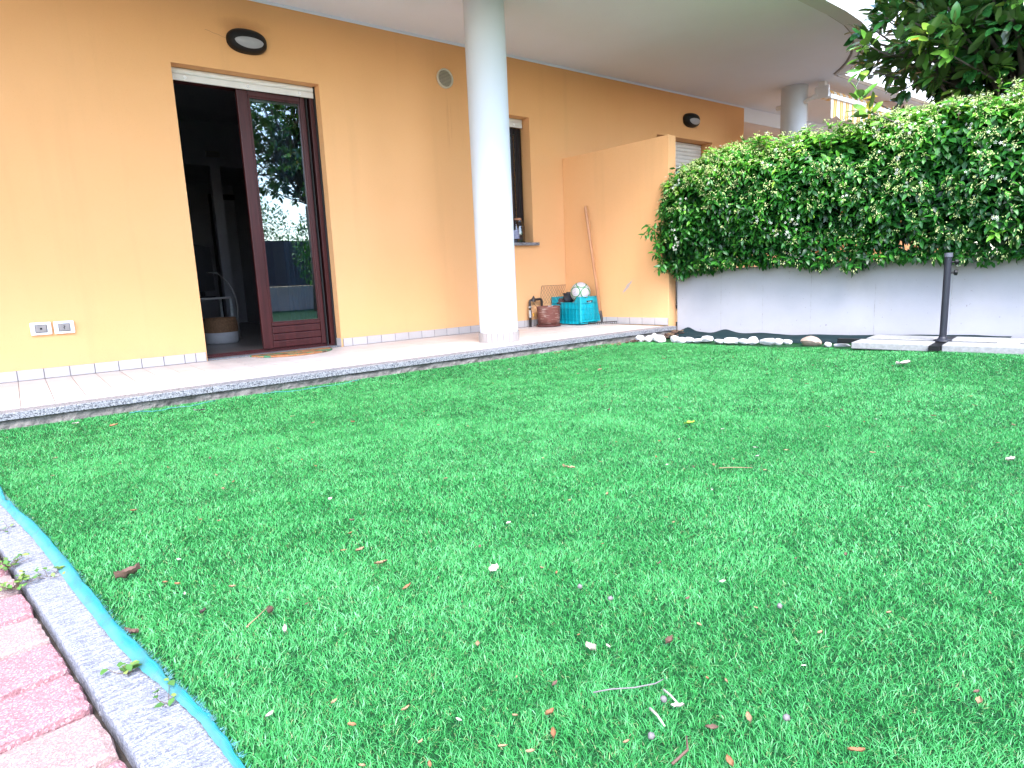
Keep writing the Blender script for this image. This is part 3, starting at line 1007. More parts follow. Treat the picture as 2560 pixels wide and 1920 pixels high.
def cloud_mesh(name, tmpl, faces, pos, X, Y, Z, size, tint, wid=None, loc=(0, 0, 0)):
    n, k = len(pos), len(tmpl)
    tv_ = np.repeat(tmpl[None], n, 0)
    if wid is not None:
        tv_ = tv_.copy(); tv_[:, :, 1] *= wid[:, None]
    V = pos[:, None, :] + size[:, None, None] * (tv_[:, :, 0:1] * X[:, None, :] + tv_[:, :, 1:2] * Y[:, None, :] + tv_[:, :, 2:3] * Z[:, None, :])
    V = V - np.array(loc)
    return raw_mesh(name, V.reshape(-1, 3), faces, n, k, np.repeat(tint, k))

def raw_mesh(name, V, faces, n, k, tint=None):
    me = bpy.data.meshes.new(name)
    lens = np.array([len(f) for f in faces])
    idx = np.concatenate([np.array(f) for f in faces])
    L = (idx[None, :] + (np.arange(n) * k)[:, None]).ravel().astype(np.int32)
    ls = np.tile(lens, n)
    st_ = np.concatenate([[0], np.cumsum(ls)[:-1]]).astype(np.int32)
    me.vertices.add(len(V)); me.vertices.foreach_set('co', V.astype(np.float32).ravel())
    me.loops.add(len(L)); me.loops.foreach_set('vertex_index', L)
    me.polygons.add(len(ls)); me.polygons.foreach_set('loop_start', st_)
    me.polygons.foreach_set('use_smooth', np.ones(len(ls), bool))
    if tint is not None:
        at = me.attributes.new('tint', 'FLOAT', 'POINT')
        at.data.foreach_set('value', tint.astype(np.float32))
    me.update(calc_edges=True)
    me.validate()
    return me

def leaf_mat(name, stops, under, rough=0.35, trans=0.25, spec=0.5):
    t = NT(name)
    col = t.ramp(t.attr('tint'), stops)
    geo = t.n('ShaderNodeNewGeometry')
    col2 = t.mix(geo.outputs['Backfacing'], col, under)
    t.set(col2, rough, spec)
    tl = t.n('ShaderNodeBsdfTranslucent')
    t.l(t.mix(1.0, col, (1.0, 1.0, 0.55), 'MULTIPLY'), tl.inputs['Color'])
    mx = t.n('ShaderNodeMixShader')
    mx.inputs[0].default_value = trans
    t.l(t.b.outputs[0], mx.inputs[1]); t.l(tl.outputs[0], mx.inputs[2])
    t.l(mx.outputs[0], t.out.inputs['Surface'])
    return t.m
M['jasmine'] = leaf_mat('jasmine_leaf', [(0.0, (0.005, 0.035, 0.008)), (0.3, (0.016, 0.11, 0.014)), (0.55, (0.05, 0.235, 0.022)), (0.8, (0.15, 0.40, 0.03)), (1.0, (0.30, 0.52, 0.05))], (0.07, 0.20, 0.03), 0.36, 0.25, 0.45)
M['magnolia'] = leaf_mat('magnolia_leaf', [(0.0, (0.012, 0.062, 0.015)), (0.4, (0.034, 0.155, 0.032)), (0.75, (0.13, 0.33, 0.045)), (0.95, (0.28, 0.45, 0.06)), (1.0, (0.42, 0.28, 0.03))], (0.06, 0.12, 0.03), 0.20, 0.08, 0.7)
M['petal'] = simple('jasmine_petal', (0.70, 0.71, 0.64), (0.62, 0.65, 0.50), 20, 0.6)
M['bud'] = simple('jasmine_bud', (0.60, 0.65, 0.31), (0.46, 0.57, 0.17), 20, 0.6)
M['bark'] = simple('grey_bark', (0.09, 0.075, 0.06), (0.05, 0.04, 0.033), 14, 0.9, 0.6, 30, bdist=0.01)
M['twigmat'] = simple('brown_stem', (0.12, 0.075, 0.04), (0.07, 0.045, 0.025), 30, 0.8)

def project(P):
    d = P - np.array(CAM)
    x = d @ np.array(r2); y = d @ np.array(u2); z = d @ np.array(fwd)
    return 0.5 + (1592 / 2560) * x / z, 0.5 - (1592 / 1920) * y / z, z

def leaves_as_parts(parent, part, tmpl, faces, pos, X, Y, Z, size, tint, mat, limit, levels=6):
    """the leaves that show largest become objects of their own (shared meshes); returns the mask of those taken"""
    u, v, z = project(pos + X * size[:, None] * 0.5)
    ok = (u > -0.02) & (u < 1.02) & (v > -0.02) & (v < 1.0) & (z > 0.2)
    score = np.where(ok, size / np.maximum(z, 0.1), 0)
    take = np.argsort(-score)[:limit]
    take = take[score[take] > 0]
    meshes = []
    for q in range(levels):
        tv_ = (q + 0.5) / levels
        me = raw_mesh(part, tmpl, faces, 1, len(tmpl), np.full(len(tmpl), tv_))
        me.materials.append(mat)
        meshes.append(me)
    off = np.array(wloc(parent))
    for i in take:
        o = bpy.data.objects.new(part, meshes[min(levels - 1, int(tint[i] * levels))])
        s = size[i]
        p = pos[i] - off
        o.matrix_local = Matrix(((X[i][0] * s, Y[i][0] * s, Z[i][0] * s, p[0]), (X[i][1] * s, Y[i][1] * s, Z[i][1] * s, p[1]), (X[i][2] * s, Y[i][2] * s, Z[i][2] * s, p[2]), (0, 0, 0, 1)))
        COL.objects.link(o)
        o.parent = parent
    m = np.zeros(len(pos), bool); m[take] = True
    return m

# ------------------------------------------------------------------ jasmine hedge
HS0, HS1 = -0.08, 4.5
def hedge_top(s):
    return float(np.interp(s, [-0.1, 0.12, 0.36, 0.67, 1.07, 1.77, 2.07, 2.2, 2.4, 2.64, 4.5], [1.52, 1.59, 1.64, 1.71, 1.69, 1.715, 1.70, 1.75, 1.765, 1.74, 1.78]))
def hedge_pt(s, th, inset=0.0):
    """th: 0 = front (+n), 90 = top, 180 = back"""
    top = hedge_top(s); bot = 0.665 + 0.02 * min(1, s)
    cz = (top + bot) / 2; az = (top - bot) / 2 - inset; an = 0.335 - inset
    if s < 0.35:
        q = max(0.0, (s - HS0) / (0.35 - HS0)); k = 0.62 + 0.38 * math.sqrt(1 - (1 - q) ** 2); az *= (0.9 + 0.1 * k); an *= k
    e = 2 / 3.0
    c, si = math.cos(th), math.sin(th)
    n_ = an * math.copysign(abs(c) ** e, c); z = az * math.copysign(abs(si) ** e, si)
    nn = math.copysign(abs(c) ** (2 - e), c) / an; nz = math.copysign(abs(si) ** (2 - e), si) / az
    l = math.hypot(nn, nz) + 1e-9
    return n_ - 0.06, cz + z, nn / l, nz / l
# even sampling along the section's outline
_th = np.linspace(math.radians(-80), math.radians(185), 400)
_c = np.array([hedge_pt(1.5, t_)[:2] for t_ in _th])
_arc = np.concatenate([[0], np.cumsum(np.hypot(*(np.diff(_c, axis=0).T)))])
def th_even(u):
    return float(np.interp(u * _arc[-1], _arc, _th))
sp, sd, sl, stt = [], [], [], []     # shoot position, axis, layer, tint base
def add_shoot(p, d, tint, layer):
    sp.append(p); sd.append(d); stt.append(tint); sl.append(layer)
for layer, (inset, cnt) in enumerate(((0.0, 5000), (0.08, 4600), (0.14, 4200), (0.22, 3200))):
    for i in range(cnt):
        s = HS0 + (HS1 - HS0) * (rnd.random() ** 1.15)
        u_ = rnd.random()
        th = th_even(u_ * (0.86 if layer == 0 else 1.0))
        n_, z, nn, nz = hedge_pt(s, th, inset)
        w3 = wp(s, n_, z)
        bulge = mnoise.noise(Vector((s * 1.7, z * 2.0, n_))) * 0.12 + mnoise.noise(Vector((s * 5.1, z * 5.0, n_ + 9))) * 0.075
        nrm = Vector((N.x * nn, N.y * nn, nz))
        if s < 0.2:
            nrm = (nrm + Vector((-T.x, -T.y, 0.1)) * (0.2 - s) * 3).normalized()
        if layer == 0 and mnoise.noise(Vector((s * 3.3, z * 4.2, 3.1))) < -0.30 and th < 1.2:
            continue
        p = w3 + nrm * (bulge + rnd.uniform(-0.02, 0.02))
        ax = (nrm * 0.9 + Vector((0, 0, 0.35)) + Vector((rnd.gauss(0, .35), rnd.gauss(0, .35), rnd.gauss(0, .25)))).normalized()
        hgt = (z - 0.6) / 1.25
        tint = 0.32 + 0.16 * max(0, nz) + 0.26 * sstep(0.3, 0.95, hgt) + rnd.gauss(0, 0.13) - 0.17 * min(layer, 2)  # inner layers tinted darker: shade between the leaves put into colour
        if rnd.random() < 0.07 and layer == 0:
            tint += 0.25
        add_shoot(p, ax, tint, layer)
# tendrils: up from the top, out at the left end
stems = MB()
for i in range(300):
    s = rnd.uniform(-0.02, 4.0)
    n_, z, nn, nz = hedge_pt(s, math.radians(rnd.uniform(40, 120)))
    p = wp(s, n_, z - 0.02); d = Vector((rnd.gauss(0, .3), rnd.gauss(0, .3), 1)).normalized()
    L_ = rnd.uniform(0.05, 0.15)
    stems.tube([p, p + d * L_ * 0.6, p + d * L_ + Vector((rnd.gauss(0, .015), rnd.gauss(0, .015), 0))], [0.002, 0.0015, 0.001], 4)
    add_shoot(p + d * L_ * 0.75, d, 0.75 + rnd.gauss(0, 0.1), 0)
for (a, b_) in (((4.93, 4.02, 1.02), (4.78, 4.03, 1.07)), ((4.95, 4.0, 1.00), (4.72, 4.02, 0.985)), ((4.97, 4.0, 0.80), (4.85, 4.0, 0.82)), ((5.0, 4.0, 1.10), (4.93, 4.02, 1.22)), ((4.96, 3.98, 0.72), (4.90, 3.98, 0.66)), ((4.95, 4.0, 0.9), (4.87, 4.0, 0.90))):
    a, b_ = Vector(a), Vector(b_)
    stems.tube([a, (a + b_) / 2 + Vector((0, 0, 0.015)), b_], [0.0022, 0.0018, 0.001], 4)
    for q in (0.45, 0.75, 1.0):
        add_shoot(a + (b_ - a) * q, ((b_ - a).normalized() + Vector((0, 0, 0.3))).normalized(), 0.45 + rnd.gauss(0, .1), 0)
# fringe hanging over the wall face
for i in range(430):
    s = rnd.uniform(0.02, 4.2)
    z = 0.705 - rnd.random() ** 1.3 * (0.03 + float(np.interp(s, [0, 0.9, 1.1, 1.3, 1.5, 1.62, 1.75, 2.0, 2.15, 2.3, 2.45, 2.6, 2.8], [0, 0.02, 0.01, 0.06, 0.05, 0.09, 0.07, 0.0, 0.03, 0.03, 0.11, 0.04, 0.03])))
    add_shoot(wp(s, rnd.uniform(0.04, 0.24), z), Vector((N.x * 0.5 + rnd.gauss(0, .3), N.y * 0.5 + rnd.gauss(0, .3), -0.55)).normalized(), 0.36 + rnd.gauss(0, .12), 0)
P_, D_, T_, S_, Lr = [], [], [], [], []
for p, ax, tb, ly in zip(sp, sd, stt, sl):
    npair = rnd.choice((2, 3, 3)) if ly == 0 else 2
    side = ax.orthogonal().normalized()
    side.rotate(Matrix.Rotation(rnd.uniform(0, 6.28), 3, ax))
    for k in range(npair):
        at_ = p + ax * (0.028 * (k - npair + 1))
        for sgn in (1, -1):
            d = (side * sgn * rnd.uniform(0.7, 1.0) + ax * rnd.uniform(0.15, 0.55) + Vector((0, 0, -0.38 + rnd.gauss(0, .14))))
            P_.append(at_); D_.append(d)
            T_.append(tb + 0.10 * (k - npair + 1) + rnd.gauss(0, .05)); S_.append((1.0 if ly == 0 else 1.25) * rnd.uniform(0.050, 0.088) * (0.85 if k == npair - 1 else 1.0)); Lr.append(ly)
        side = ax.cross(side)
pos = np.array(P_); D = np.array(D_); tint = np.clip(np.array(T_), 0.02, 0.98); size = np.array(S_); lay = np.array(Lr)
upr = np.tile(np.array([[0, 0, 1.0]]), (len(pos), 1)) + rng.normal(0, 0.35, (len(pos), 3)) + np.array([N.x, N.y, 0]) * 0.45
X, Y, Z = basis(D, upr)
hedge = thing('jasmine_hedge', 'long flowering star jasmine hedge with white stars above the concrete wall', 'hedge', (5.6, 2.0, 0.62))
tl, fl = leaf_template('small')
score_sz = np.where(lay == 0, size, 1e-6)
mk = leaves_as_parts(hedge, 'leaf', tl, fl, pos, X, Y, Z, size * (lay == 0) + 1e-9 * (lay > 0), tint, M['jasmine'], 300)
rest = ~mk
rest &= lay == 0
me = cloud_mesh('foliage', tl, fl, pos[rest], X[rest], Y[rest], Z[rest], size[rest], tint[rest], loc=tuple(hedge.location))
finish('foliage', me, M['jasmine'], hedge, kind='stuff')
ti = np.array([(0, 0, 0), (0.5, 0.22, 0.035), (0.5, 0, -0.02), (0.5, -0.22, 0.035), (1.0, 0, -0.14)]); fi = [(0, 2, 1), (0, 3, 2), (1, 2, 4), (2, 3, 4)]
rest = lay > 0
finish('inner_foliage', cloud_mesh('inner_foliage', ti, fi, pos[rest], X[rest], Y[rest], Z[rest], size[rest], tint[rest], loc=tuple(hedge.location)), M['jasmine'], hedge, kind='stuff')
# woody stems inside and a dark wire fence core
for i in range(60):
    s = rnd.uniform(0.1, 4.2)
    p = wp(s, -0.12 + rnd.uniform(-.08, .08), 0.63)
    pts = [p]
    for k in range(4):
        p = p + Vector((rnd.gauss(0, .06), rnd.gauss(0, .06), rnd.uniform(0.18, 0.28)))
        pts.append(p)
    stems.tube(pts, [0.009, 0.008, 0.006, 0.005, 0.003], 5)
stems.build('stems', M['twigmat'], hedge, smooth=True, kind='stuff')

# flowers (five twisted petals) and hanging buds
def star():
    v, f = [], []
    for k in range(5):
        a = 2 * math.pi * k / 5
        c, s_ = math.cos(a), math.sin(a)
        def R_(x, y, z): return (x * c - y * s_, x * s_ + y * c, z)
        i = len(v)
        v += [R_(0.05, 0, 0), R_(0.55, -0.10, 0.04), R_(1.0, 0.02, -0.03), R_(0.80, 0.28, 0.02), R_(0.40, 0.13, 0.06)]
        f += [(i, i + 1, i + 4), (i + 1, i + 2, i + 3, i + 4)]
    i = len(v)
    v += [(0.10, 0, 0.0), (-0.05, 0.09, 0.0), (-0.05, -0.09, 0.0), (0, 0, -0.75)]
    f += [(i, i + 1, i + 3), (i + 1, i + 2, i + 3), (i + 2, i, i + 3)]
    return np.array(v), f
sv, sf = star()
bv = np.array([(0, 0, 0), (0.68, 0.17, 0), (0.68, -0.085, 0.147), (0.68, -0.085, -0.147), (1.0, 0, 0)])
bf = [(0, 2, 1), (0, 3, 2), (0, 1, 3), (1, 2, 4), (2, 3, 4), (3, 1, 4)]
fp, fd, fs_, bp, bd, bs = [], [], [], [], [], []
for p, ax, ly in zip(sp, sd, sl):
    if ly: continue
    q = Vector((p.x - A.x, p.y - A.y)); s = q.dot(T)
    h = (p.z - 0.6) / 1.25
    dens = 0.10 + 0.75 * sstep(0.35, 0.95, h) + 0.25 * sstep(0.8, 2.6, s)
    dens *= 0.55 + 0.9 * max(0, 0.45 + mnoise.noise(Vector((s * 2.6, p.z * 3.0, 1.7))))
    if rnd.random() < dens * 1.25:
        c0 = p + ax * 0.02
        for k in range(rnd.randint(4, 9)):
            d = (ax * 0.5 + Vector((rnd.gauss(0, .5), rnd.gauss(0, .5), -0.9 + rnd.gauss(0, .35)))).normalized()
            o_ = c0 + Vector((rnd.gauss(0, .012), rnd.gauss(0, .012), rnd.gauss(0, .010)))
            bp.append(o_); bd.append(d); bs.append(rnd.uniform(0.016, 0.026))
    if rnd.random() < dens * 0.11 * (0.6 + sstep(0.5, 2.2, s)):
        for k in range(rnd.randint(1, 4)):
            fp.append(p + ax * 0.03 + Vector((rnd.gauss(0, .022), rnd.gauss(0, .022), rnd.gauss(0, .018))))
            fd.append((ax + Vector((N.x, N.y, 0)) * 0.6 + Vector((rnd.gauss(0, .35), rnd.gauss(0, .35), rnd.gauss(0, .3)))).normalized())
            fs_.append(rnd.uniform(0.010, 0.0135))
for (s, z) in ((0.10, 0.85), (0.14, 0.92), (0.12, 1.0), (1.05, 0.98), (1.22, 1.02), (1.2, 0.93), (0.2, 1.25)):
    for k in range(6):
        fp.append(wp(s + rnd.gauss(0, .03), 0.30, z + rnd.gauss(0, .03))); fd.append(Vector((N.x + rnd.gauss(0, .3), N.y + rnd.gauss(0, .3), rnd.gauss(0, .4))).normalized()); fs_.append(0.012)
def disc_basis(d):
    zz = d / np.linalg.norm(d, axis=1, keepdims=True)
    xx = np.cross(zz, rng.normal(0, 1, zz.shape)); xx /= np.linalg.norm(xx, axis=1, keepdims=True)
    return xx, np.cross(zz, xx), zz
fpos = np.array(fp); fx, fy, fz = disc_basis(np.array(fd)); fsz = np.array(fs_)
mk = leaves_as_parts(hedge, 'flower', sv, sf, fpos, fx, fy, fz, fsz, np.full(len(fpos), .5), M['petal'], 290, 1)
if (~mk).any():
    finish('flowers', cloud_mesh('flowers', sv, sf, fpos[~mk], fx[~mk], fy[~mk], fz[~mk], fsz[~mk], np.full((~mk).sum(), .5), loc=tuple(hedge.location)), M['petal'], hedge, kind='stuff')
bpos = np.array(bp); bx, by, bz = basis(np.array(bd), rng.normal(0, 1, (len(bp), 3)))
finish('buds', cloud_mesh('buds', bv, bf, bpos, bx, by, bz, np.array(bs), np.full(len(bp), .5), loc=tuple(hedge.location)), M['bud'], hedge, kind='stuff')

# ------------------------------------------------------------------ magnolia trees
def magnolia(label, base, trunk_top, centre, radii, nclus, seed, as_parts, extra=()):
    rl = random.Random(seed)
    tr = thing('magnolia_tree', label, 'tree', base)
    wood = MB()
    base, trunk_top, centre = Vector(base), Vector(trunk_top), Vector(centre)
    wood.tube([base, base.lerp(trunk_top, 0.5) + Vector((0.03, 0.02, 0)), trunk_top], [0.13, 0.11, 0.09], 12)
    P_, D_, T_, S_ = [], [], [], []
    tips = []
    for i in range(nclus):
        th = rl.uniform(0, 2 * math.pi); cz = rl.uniform(-1, 1); rr = rl.random() ** 0.35
        rr = rr * (0.88 + 0.2 * mnoise.noise(Vector((math.cos(th) * 2, math.sin(th) * 2, cz * 2 + seed))))
        sx = math.sqrt(1 - cz * cz)
        d = Vector((sx * math.cos(th), sx * math.sin(th), cz))
        p = centre + Vector((d.x * radii[0], d.y * radii[1], d.z * radii[2])) * rr
        tips.append((p, d, rr))
    for p, d in extra:
        tips.append((Vector(p), Vector(d).normalized(), 1.0))
    for i, (p, d, rr) in enumerate(tips):
        if i % 3 == 0 or i >= nclus:
            root = trunk_top.lerp(centre, rl.uniform(0, 0.8)) if i < nclus else p - d * 0.35 + Vector((0, 0, -0.05))
            mid = root.lerp(p, 0.5) + Vector((rl.gauss(0, .08), rl.gauss(0, .08), rl.gauss(0, .06)))
            r0 = 0.030 if i % 9 == 0 else 0.014
            if i >= nclus: r0 = 0.007
            wood.tube([root, mid, p], [r0, r0 * 0.7, 0.005], 6)
        ax = (d * 0.8 + Vector((rl.gauss(0, .35), rl.gauss(0, .35), 0.45 + rl.gauss(0, .3)))).normalized()
        side = ax.orthogonal().normalized()
        nl = rl.randint(7, 11)
        a0 = rl.uniform(0, 6.28)
        young = rl.random() < 0.22 or i >= nclus
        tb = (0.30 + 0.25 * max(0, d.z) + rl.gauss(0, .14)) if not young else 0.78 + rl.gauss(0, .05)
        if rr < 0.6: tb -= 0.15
        for k in range(nl):
            sd_ = side.copy(); sd_.rotate(Matrix.Rotation(a0 + k * 2.4, 3, ax))
            open_ = rl.uniform(0.35, 1.2) * (1.15 - 0.5 * k / nl)
            P_.append(p - ax * (0.05 * (1 - k / nl)) + sd_ * 0.006)
            D_.append(ax * 0.55 + sd_ * open_ + Vector((0, 0, -0.12)))
            tt = tb + rl.gauss(0, .06)
            if rl.random() < 0.012: tt = 1.0
            T_.append(tt); S_.append(rl.uniform(0.10, 0.165))
    wood.build('trunk', M['bark'], tr, smooth=True)
    pos = np.array(P_); D = np.array(D_)
    # leaf upper face looks towards the shoot tip
    up_ = np.tile([[0, 0, 0.8]], (len(pos), 1)) + rng.normal(0, 0.35, (len(pos), 3))
    X, Y, Z = basis(D, up_)
    size = np.array(S_); tint = np.clip(np.array(T_), 0.02, 0.99)
    tl_, fl_ = leaf_template('big')
    mk = np.zeros(len(pos), bool)
    if as_parts:
        mk = leaves_as_parts(tr, 'leaf', tl_, fl_, pos, X, Y, Z, size, tint, M['magnolia'], as_parts)
    me = cloud_mesh('crown', tl_, fl_, pos[~mk], X[~mk], Y[~mk], Z[~mk], size[~mk], tint[~mk], loc=tuple(base))
    finish('crown', me, M['magnolia'], tr, kind='stuff')
    return tr
magnolia('glossy dark magnolia tree with large oval leaves standing beyond the hedge', (6.65, 1.65, -0.05), (6.6, 1.7, 1.6), (6.36, 1.74, 2.60), (1.12, 1.15, 1.0), 760, 5, 300,
         extra=[((5.43, 2.38, 1.80), (-0.5, 0.3, 0.5)), ((5.45, 2.44, 1.93), (-0.6, 0.5, 0.3)), ((5.62, 2.5, 2.35), (-0.7, 0.6, 0.2)), ((5.60, 2.52, 2.15), (-0.8, 0.4, 0.0))])
magnolia('big tree in the garden corner behind the photographer, mirrored in the pane', (5.62, -3.3, -0.05), (5.6, -3.3, 2.4), (5.3, -3.2, 3.9), (1.7, 1.6, 1.6), 720, 9, 0)
# shrub mass beyond the far corner, mirrored in the pane
def shrub(name, label, c, rad, n_, seed):
    rl = np.random.default_rng(seed)
    o = thing(name, label, 'shrub', (c[0], c[1], 0))
    v = rl.normal(0, 1, (n_, 3)); v /= np.linalg.norm(v, axis=1, keepdims=True)
    r_ = rl.random((n_, 1)) ** 0.3
    pos = np.array(c) + v * np.array(rad) * r_
    pos = pos[pos[:, 2] > 0.05]
    X, Y, Z = basis(v[:len(pos)] * 0.6 + rl.normal(0, .6, (len(pos), 3)), np.tile([[0, 0, 1.0]], (len(pos), 1)) + rl.normal(0, .3, (len(pos), 3)))
    tl_, fl_ = leaf_template('small')
    finish('crown', cloud_mesh('crown', tl_, fl_, pos, X, Y, Z, rl.uniform(0.07, 0.13, len(pos)), np.clip(rl.normal(0.45, .18, len(pos)), 0.02, .98), loc=(c[0], c[1], 0)), M['jasmine'], o, kind='stuff')
    q = MB(); q.tube([(c[0], c[1], -0.05), (c[0], c[1], c[2])], [0.03, 0.02], 6); q.build('stem', M['bark'], o)
shrub('garden_shrub', 'leafy shrub beyond the back fence, mirrored in the pane', (4.4, -5.9, 1.9), (1.9, 0.7, 1.15), 5200, 3)
shrub('garden_shrub', 'leafy shrub in the garden corner below the mirrored tree', (6.0, -4.1, 1.5), (0.55, 0.5, 0.95), 1700, 4)

# ------------------------------------------------------------------ awning beyond the second column
t = NT('striped_awning_cloth')
sx = t.n('ShaderNodeSeparateXYZ'); t.l(t.coord(), sx.inputs[0])
fr_ = t.math('FRACT', t.math('MULTIPLY', sx.outputs['X'], 1 / 0.16))
M['stripe'] = t.ramp(fr_, [(0.0, (0.80, 0.78, 0.72)), (0.40, (0.80, 0.78, 0.72)), (0.42, (0.78, 0.42, 0.10)), (0.60, (0.78, 0.42, 0.10)), (0.62, (0.82, 0.66, 0.36)), (0.74, (0.82, 0.66, 0.36)), (0.76, (0.78, 0.42, 0.10)), (0.90, (0.78, 0.42, 0.10)), (0.92, (0.80, 0.78, 0.72))], 'CONSTANT')
cst = M['stripe']
M['stripe'] = t.set(cst, 0.8, 0.1)
tl2 = t.n('ShaderNodeBsdfTranslucent'); t.l(cst, tl2.inputs['Color'])
mx = t.n('ShaderNodeMixShader'); mx.inputs[0].default_value = 0.45
t.l(t.b.outputs[0], mx.inputs[1]); t.l(tl2.outputs[0], mx.inputs[2]); t.l(mx.outputs[0], t.out.inputs['Surface'])
aw = thing('awning', 'rolled up awning with yellow striped scalloped valance under the far balcony', 'awning', (9.3, 4.15, 2.7))
AX0, AX1, AY = 8.27, 11.2, 4.13
q = MB(); q.tube([(AX0, AY + 0.06, 2.725), (AX1, AY + 0.06, 2.725)], 0.062, 16); q.build('roll', M['stripe'], aw, auto=40)
q = MB(); q.box((AX0 + 0.02, AY - 0.06, 2.648), (AX1, AY - 0.02, 2.70)); q.build('front_bar', M['white_plastic'], aw, bevel=0.008)
q = MB(); vs, fs = [], []
nsg = 150
for i in range(nsg + 1):
    x = AX0 + 0.06 + (AX1 - AX0 - 0.06) * i / nsg
    ph = (x - AX0 - 0.06) / 0.33
    zb = 2.468 - 0.05 * abs(math.sin(math.pi * ph + 1.57)) ** 0.8
    for k, zz in enumerate((2.647, (2.647 + zb) / 2, zb)):
        vs.append((x, AY - 0.04 + 0.008 * math.sin(x * 21) * k / 2, zz))
for i in range(nsg):
    for k in range(2):
        fs.append((i * 3 + k, (i + 1) * 3 + k, (i + 1) * 3 + k + 1, i * 3 + k + 1))
q.add(vs, fs); q.build('valance', M['stripe'], aw, smooth=True)
q = MB(); q.box((AX0 - 0.03, AY - 0.055, 2.655), (AX0 - 0.002, AY + 0.13, 2.80)); q.build('end_cap', M['white_plastic'], aw, bevel=0.012)
q = MB(); q.box((8.0, 4.09, 2.60), (8.24, 4.135, 2.66), None)
q = MB(); q.tube([(AX0 - 0.016, AY + 0.09, 2.71), (AX0 - 0.03, AY + 0.26, 2.655), (AX0 - 0.03, AY + 0.62, 2.66)], 0.03, 8); q.build('folding_arm', M['white_plastic'], aw, auto=40)
q = MB(); q.box((AX0 + 0.05, AY + 0.04, 2.79), (AX0 + 0.13, AY + 0.12, ZC - 0.001)); q.build('bracket', M['white_plastic'], aw)

# ------------------------------------------------------------------ patio corner: crate, ball, pot, pipe, rake
M['crate'] = simple('turquoise_crate_plastic', (0.0, 0.37, 0.46), (0.0, 0.32, 0.40), 6, 0.42)
cr = thing('crate', 'turquoise plastic crate with open rim holding a ball and odds and ends', 'crate', (4.93, 5.18, PZ))
CX0, CX1, CY0, CY1, CZ0, CZ1 = 4.795, 5.070, 4.955, 5.405, PZ + 0.012, PZ + 0.305
q = MB(); q.box((CX0 + 0.012, CY0 + 0.012, CZ0), (CX1 - 0.012, CY1 - 0.012, CZ0 + 0.012)); q.build('bottom', M['crate'], cr)
def plate(pts, axis, c, th):
    """polygon in (h, z) extruded along axis ('x' or 'y') from c by th"""
    q = MB(); n_ = len(pts)
    if axis == 'x':
        vs = [(c, h, z) for h, z in pts] + [(c + th, h, z) for h, z in pts]
    else:
        vs = [(h, c, z) for h, z in pts] + [(h, c + th, z) for h, z in pts]
    q.add(vs, [tuple(range(n_)), tuple(range(2 * n_ - 1, n_ - 1, -1))] + [(i, n_ + i, n_ + (i + 1) % n_, (i + 1) % n_) for i in range(n_)])
    return q
notch = 0.06
def longside(x, th):
    y0, y1 = CY0, CY1
    pts = [(y0, CZ0 + 0.03), (y0 + 0.05, CZ0), (y1 - 0.05, CZ0), (y1, CZ0 + 0.03), (y1, CZ1), (y1 - 0.05, CZ1), (y1 - 0.10, CZ1 - notch), (y0 + 0.10, CZ1 - notch), (y0 + 0.05, CZ1), (y0, CZ1)]
    return plate(pts, 'x', x, th)
longside(CX0, 0.006).build('long_side', M['crate'], cr)
longside(CX1 - 0.006, 0.006).build('long_side', M['crate'], cr)
HZ = CZ1 - 0.075
for yy, th in ((CY0, 0.006), (CY1 - 0.006, 0.006)):
    q = MB()
    for (a, b_, c, d) in ((CX0 + 0.0065, CX1 - 0.0065, CZ0 + 0.02, HZ), (CX0 + 0.0065, CX0 + 0.09, HZ, HZ + 0.03), (CX1 - 0.09, CX1 - 0.0065, HZ, HZ + 0.03), (CX0 + 0.0065, CX1 - 0.0065, HZ + 0.03, CZ1)):
        q.box((a, yy, c), (b_, yy + th, d))
    q.build('short_side', M['crate'], cr)
rib = MB()
for z in (CZ0 + 0.05, CZ0 + 0.105, CZ0 + 0.165, CZ1 - notch - 0.008):
    rib.box((CX0 - 0.011, CY0 + 0.004, z), (CX0 - 0.0003, CY1 - 0.004, z + 0.005))
    rib.box((CX0 + 0.004, CY0 - 0.011, z), (CX1 - 0.004, CY0 - 0.0003, z + 0.005))
rib.box((CX0 + 0.004, CY0 - 0.011, CZ1 - 0.006), (CX1 - 0.004, CY0 - 0.0003, CZ1))
rib.box((CX0 - 0.011, CY0 - 0.002, CZ1 - 0.006), (CX0 - 0.0003, CY0 + 0.05, CZ1))
rib.box((CX0 - 0.011, CY1 - 0.05, CZ1 - 0.006), (CX0 - 0.0003, CY1, CZ1))
for k in range(7):
    y = CY0 + 0.055 + k * 0.056
    rib.box((CX0 - 0.0095, y, CZ0 + 0.002), (CX0 - 0.0003, y + 0.005, CZ1 - notch - 0.01))
for k in range(5):
    x = CX0 + 0.045 + k * 0.045
    rib.box((x, CY0 - 0.0095, CZ0 + 0.022), (x + 0.005, CY0 - 0.0003, HZ - 0.005))
for zz in np.arange(CZ0 + 0.062, CZ0 + 0.16, 0.014):
    rib.box((CX0 + 0.05, CY0 - 0.005, zz), (CX1 - 0.02, CY0 - 0.0004, zz + 0.004))
    rib.box((CX0 - 0.005, CY0 + 0.06, zz), (CX0 - 0.0004, CY1 - 0.03, zz + 0.004))
rib.tube([(CX0 - 0.002, CY0 - 0.002, CZ0 + 0.02), (CX0 - 0.002, CY0 - 0.002, CZ1)], 0.012, 10)
rib.tube([(CX1 + 0.002, CY0 - 0.002, CZ0 + 0.02), (CX1 + 0.002, CY0 - 0.002, CZ1)], 0.010, 8)
rib.tube([(CX0 - 0.002, CY1 - 0.004, CZ0 + 0.02), (CX0 - 0.002, CY1 - 0.004, CZ1)], 0.010, 8)
rib.build('ribs', M['crate'], cr)
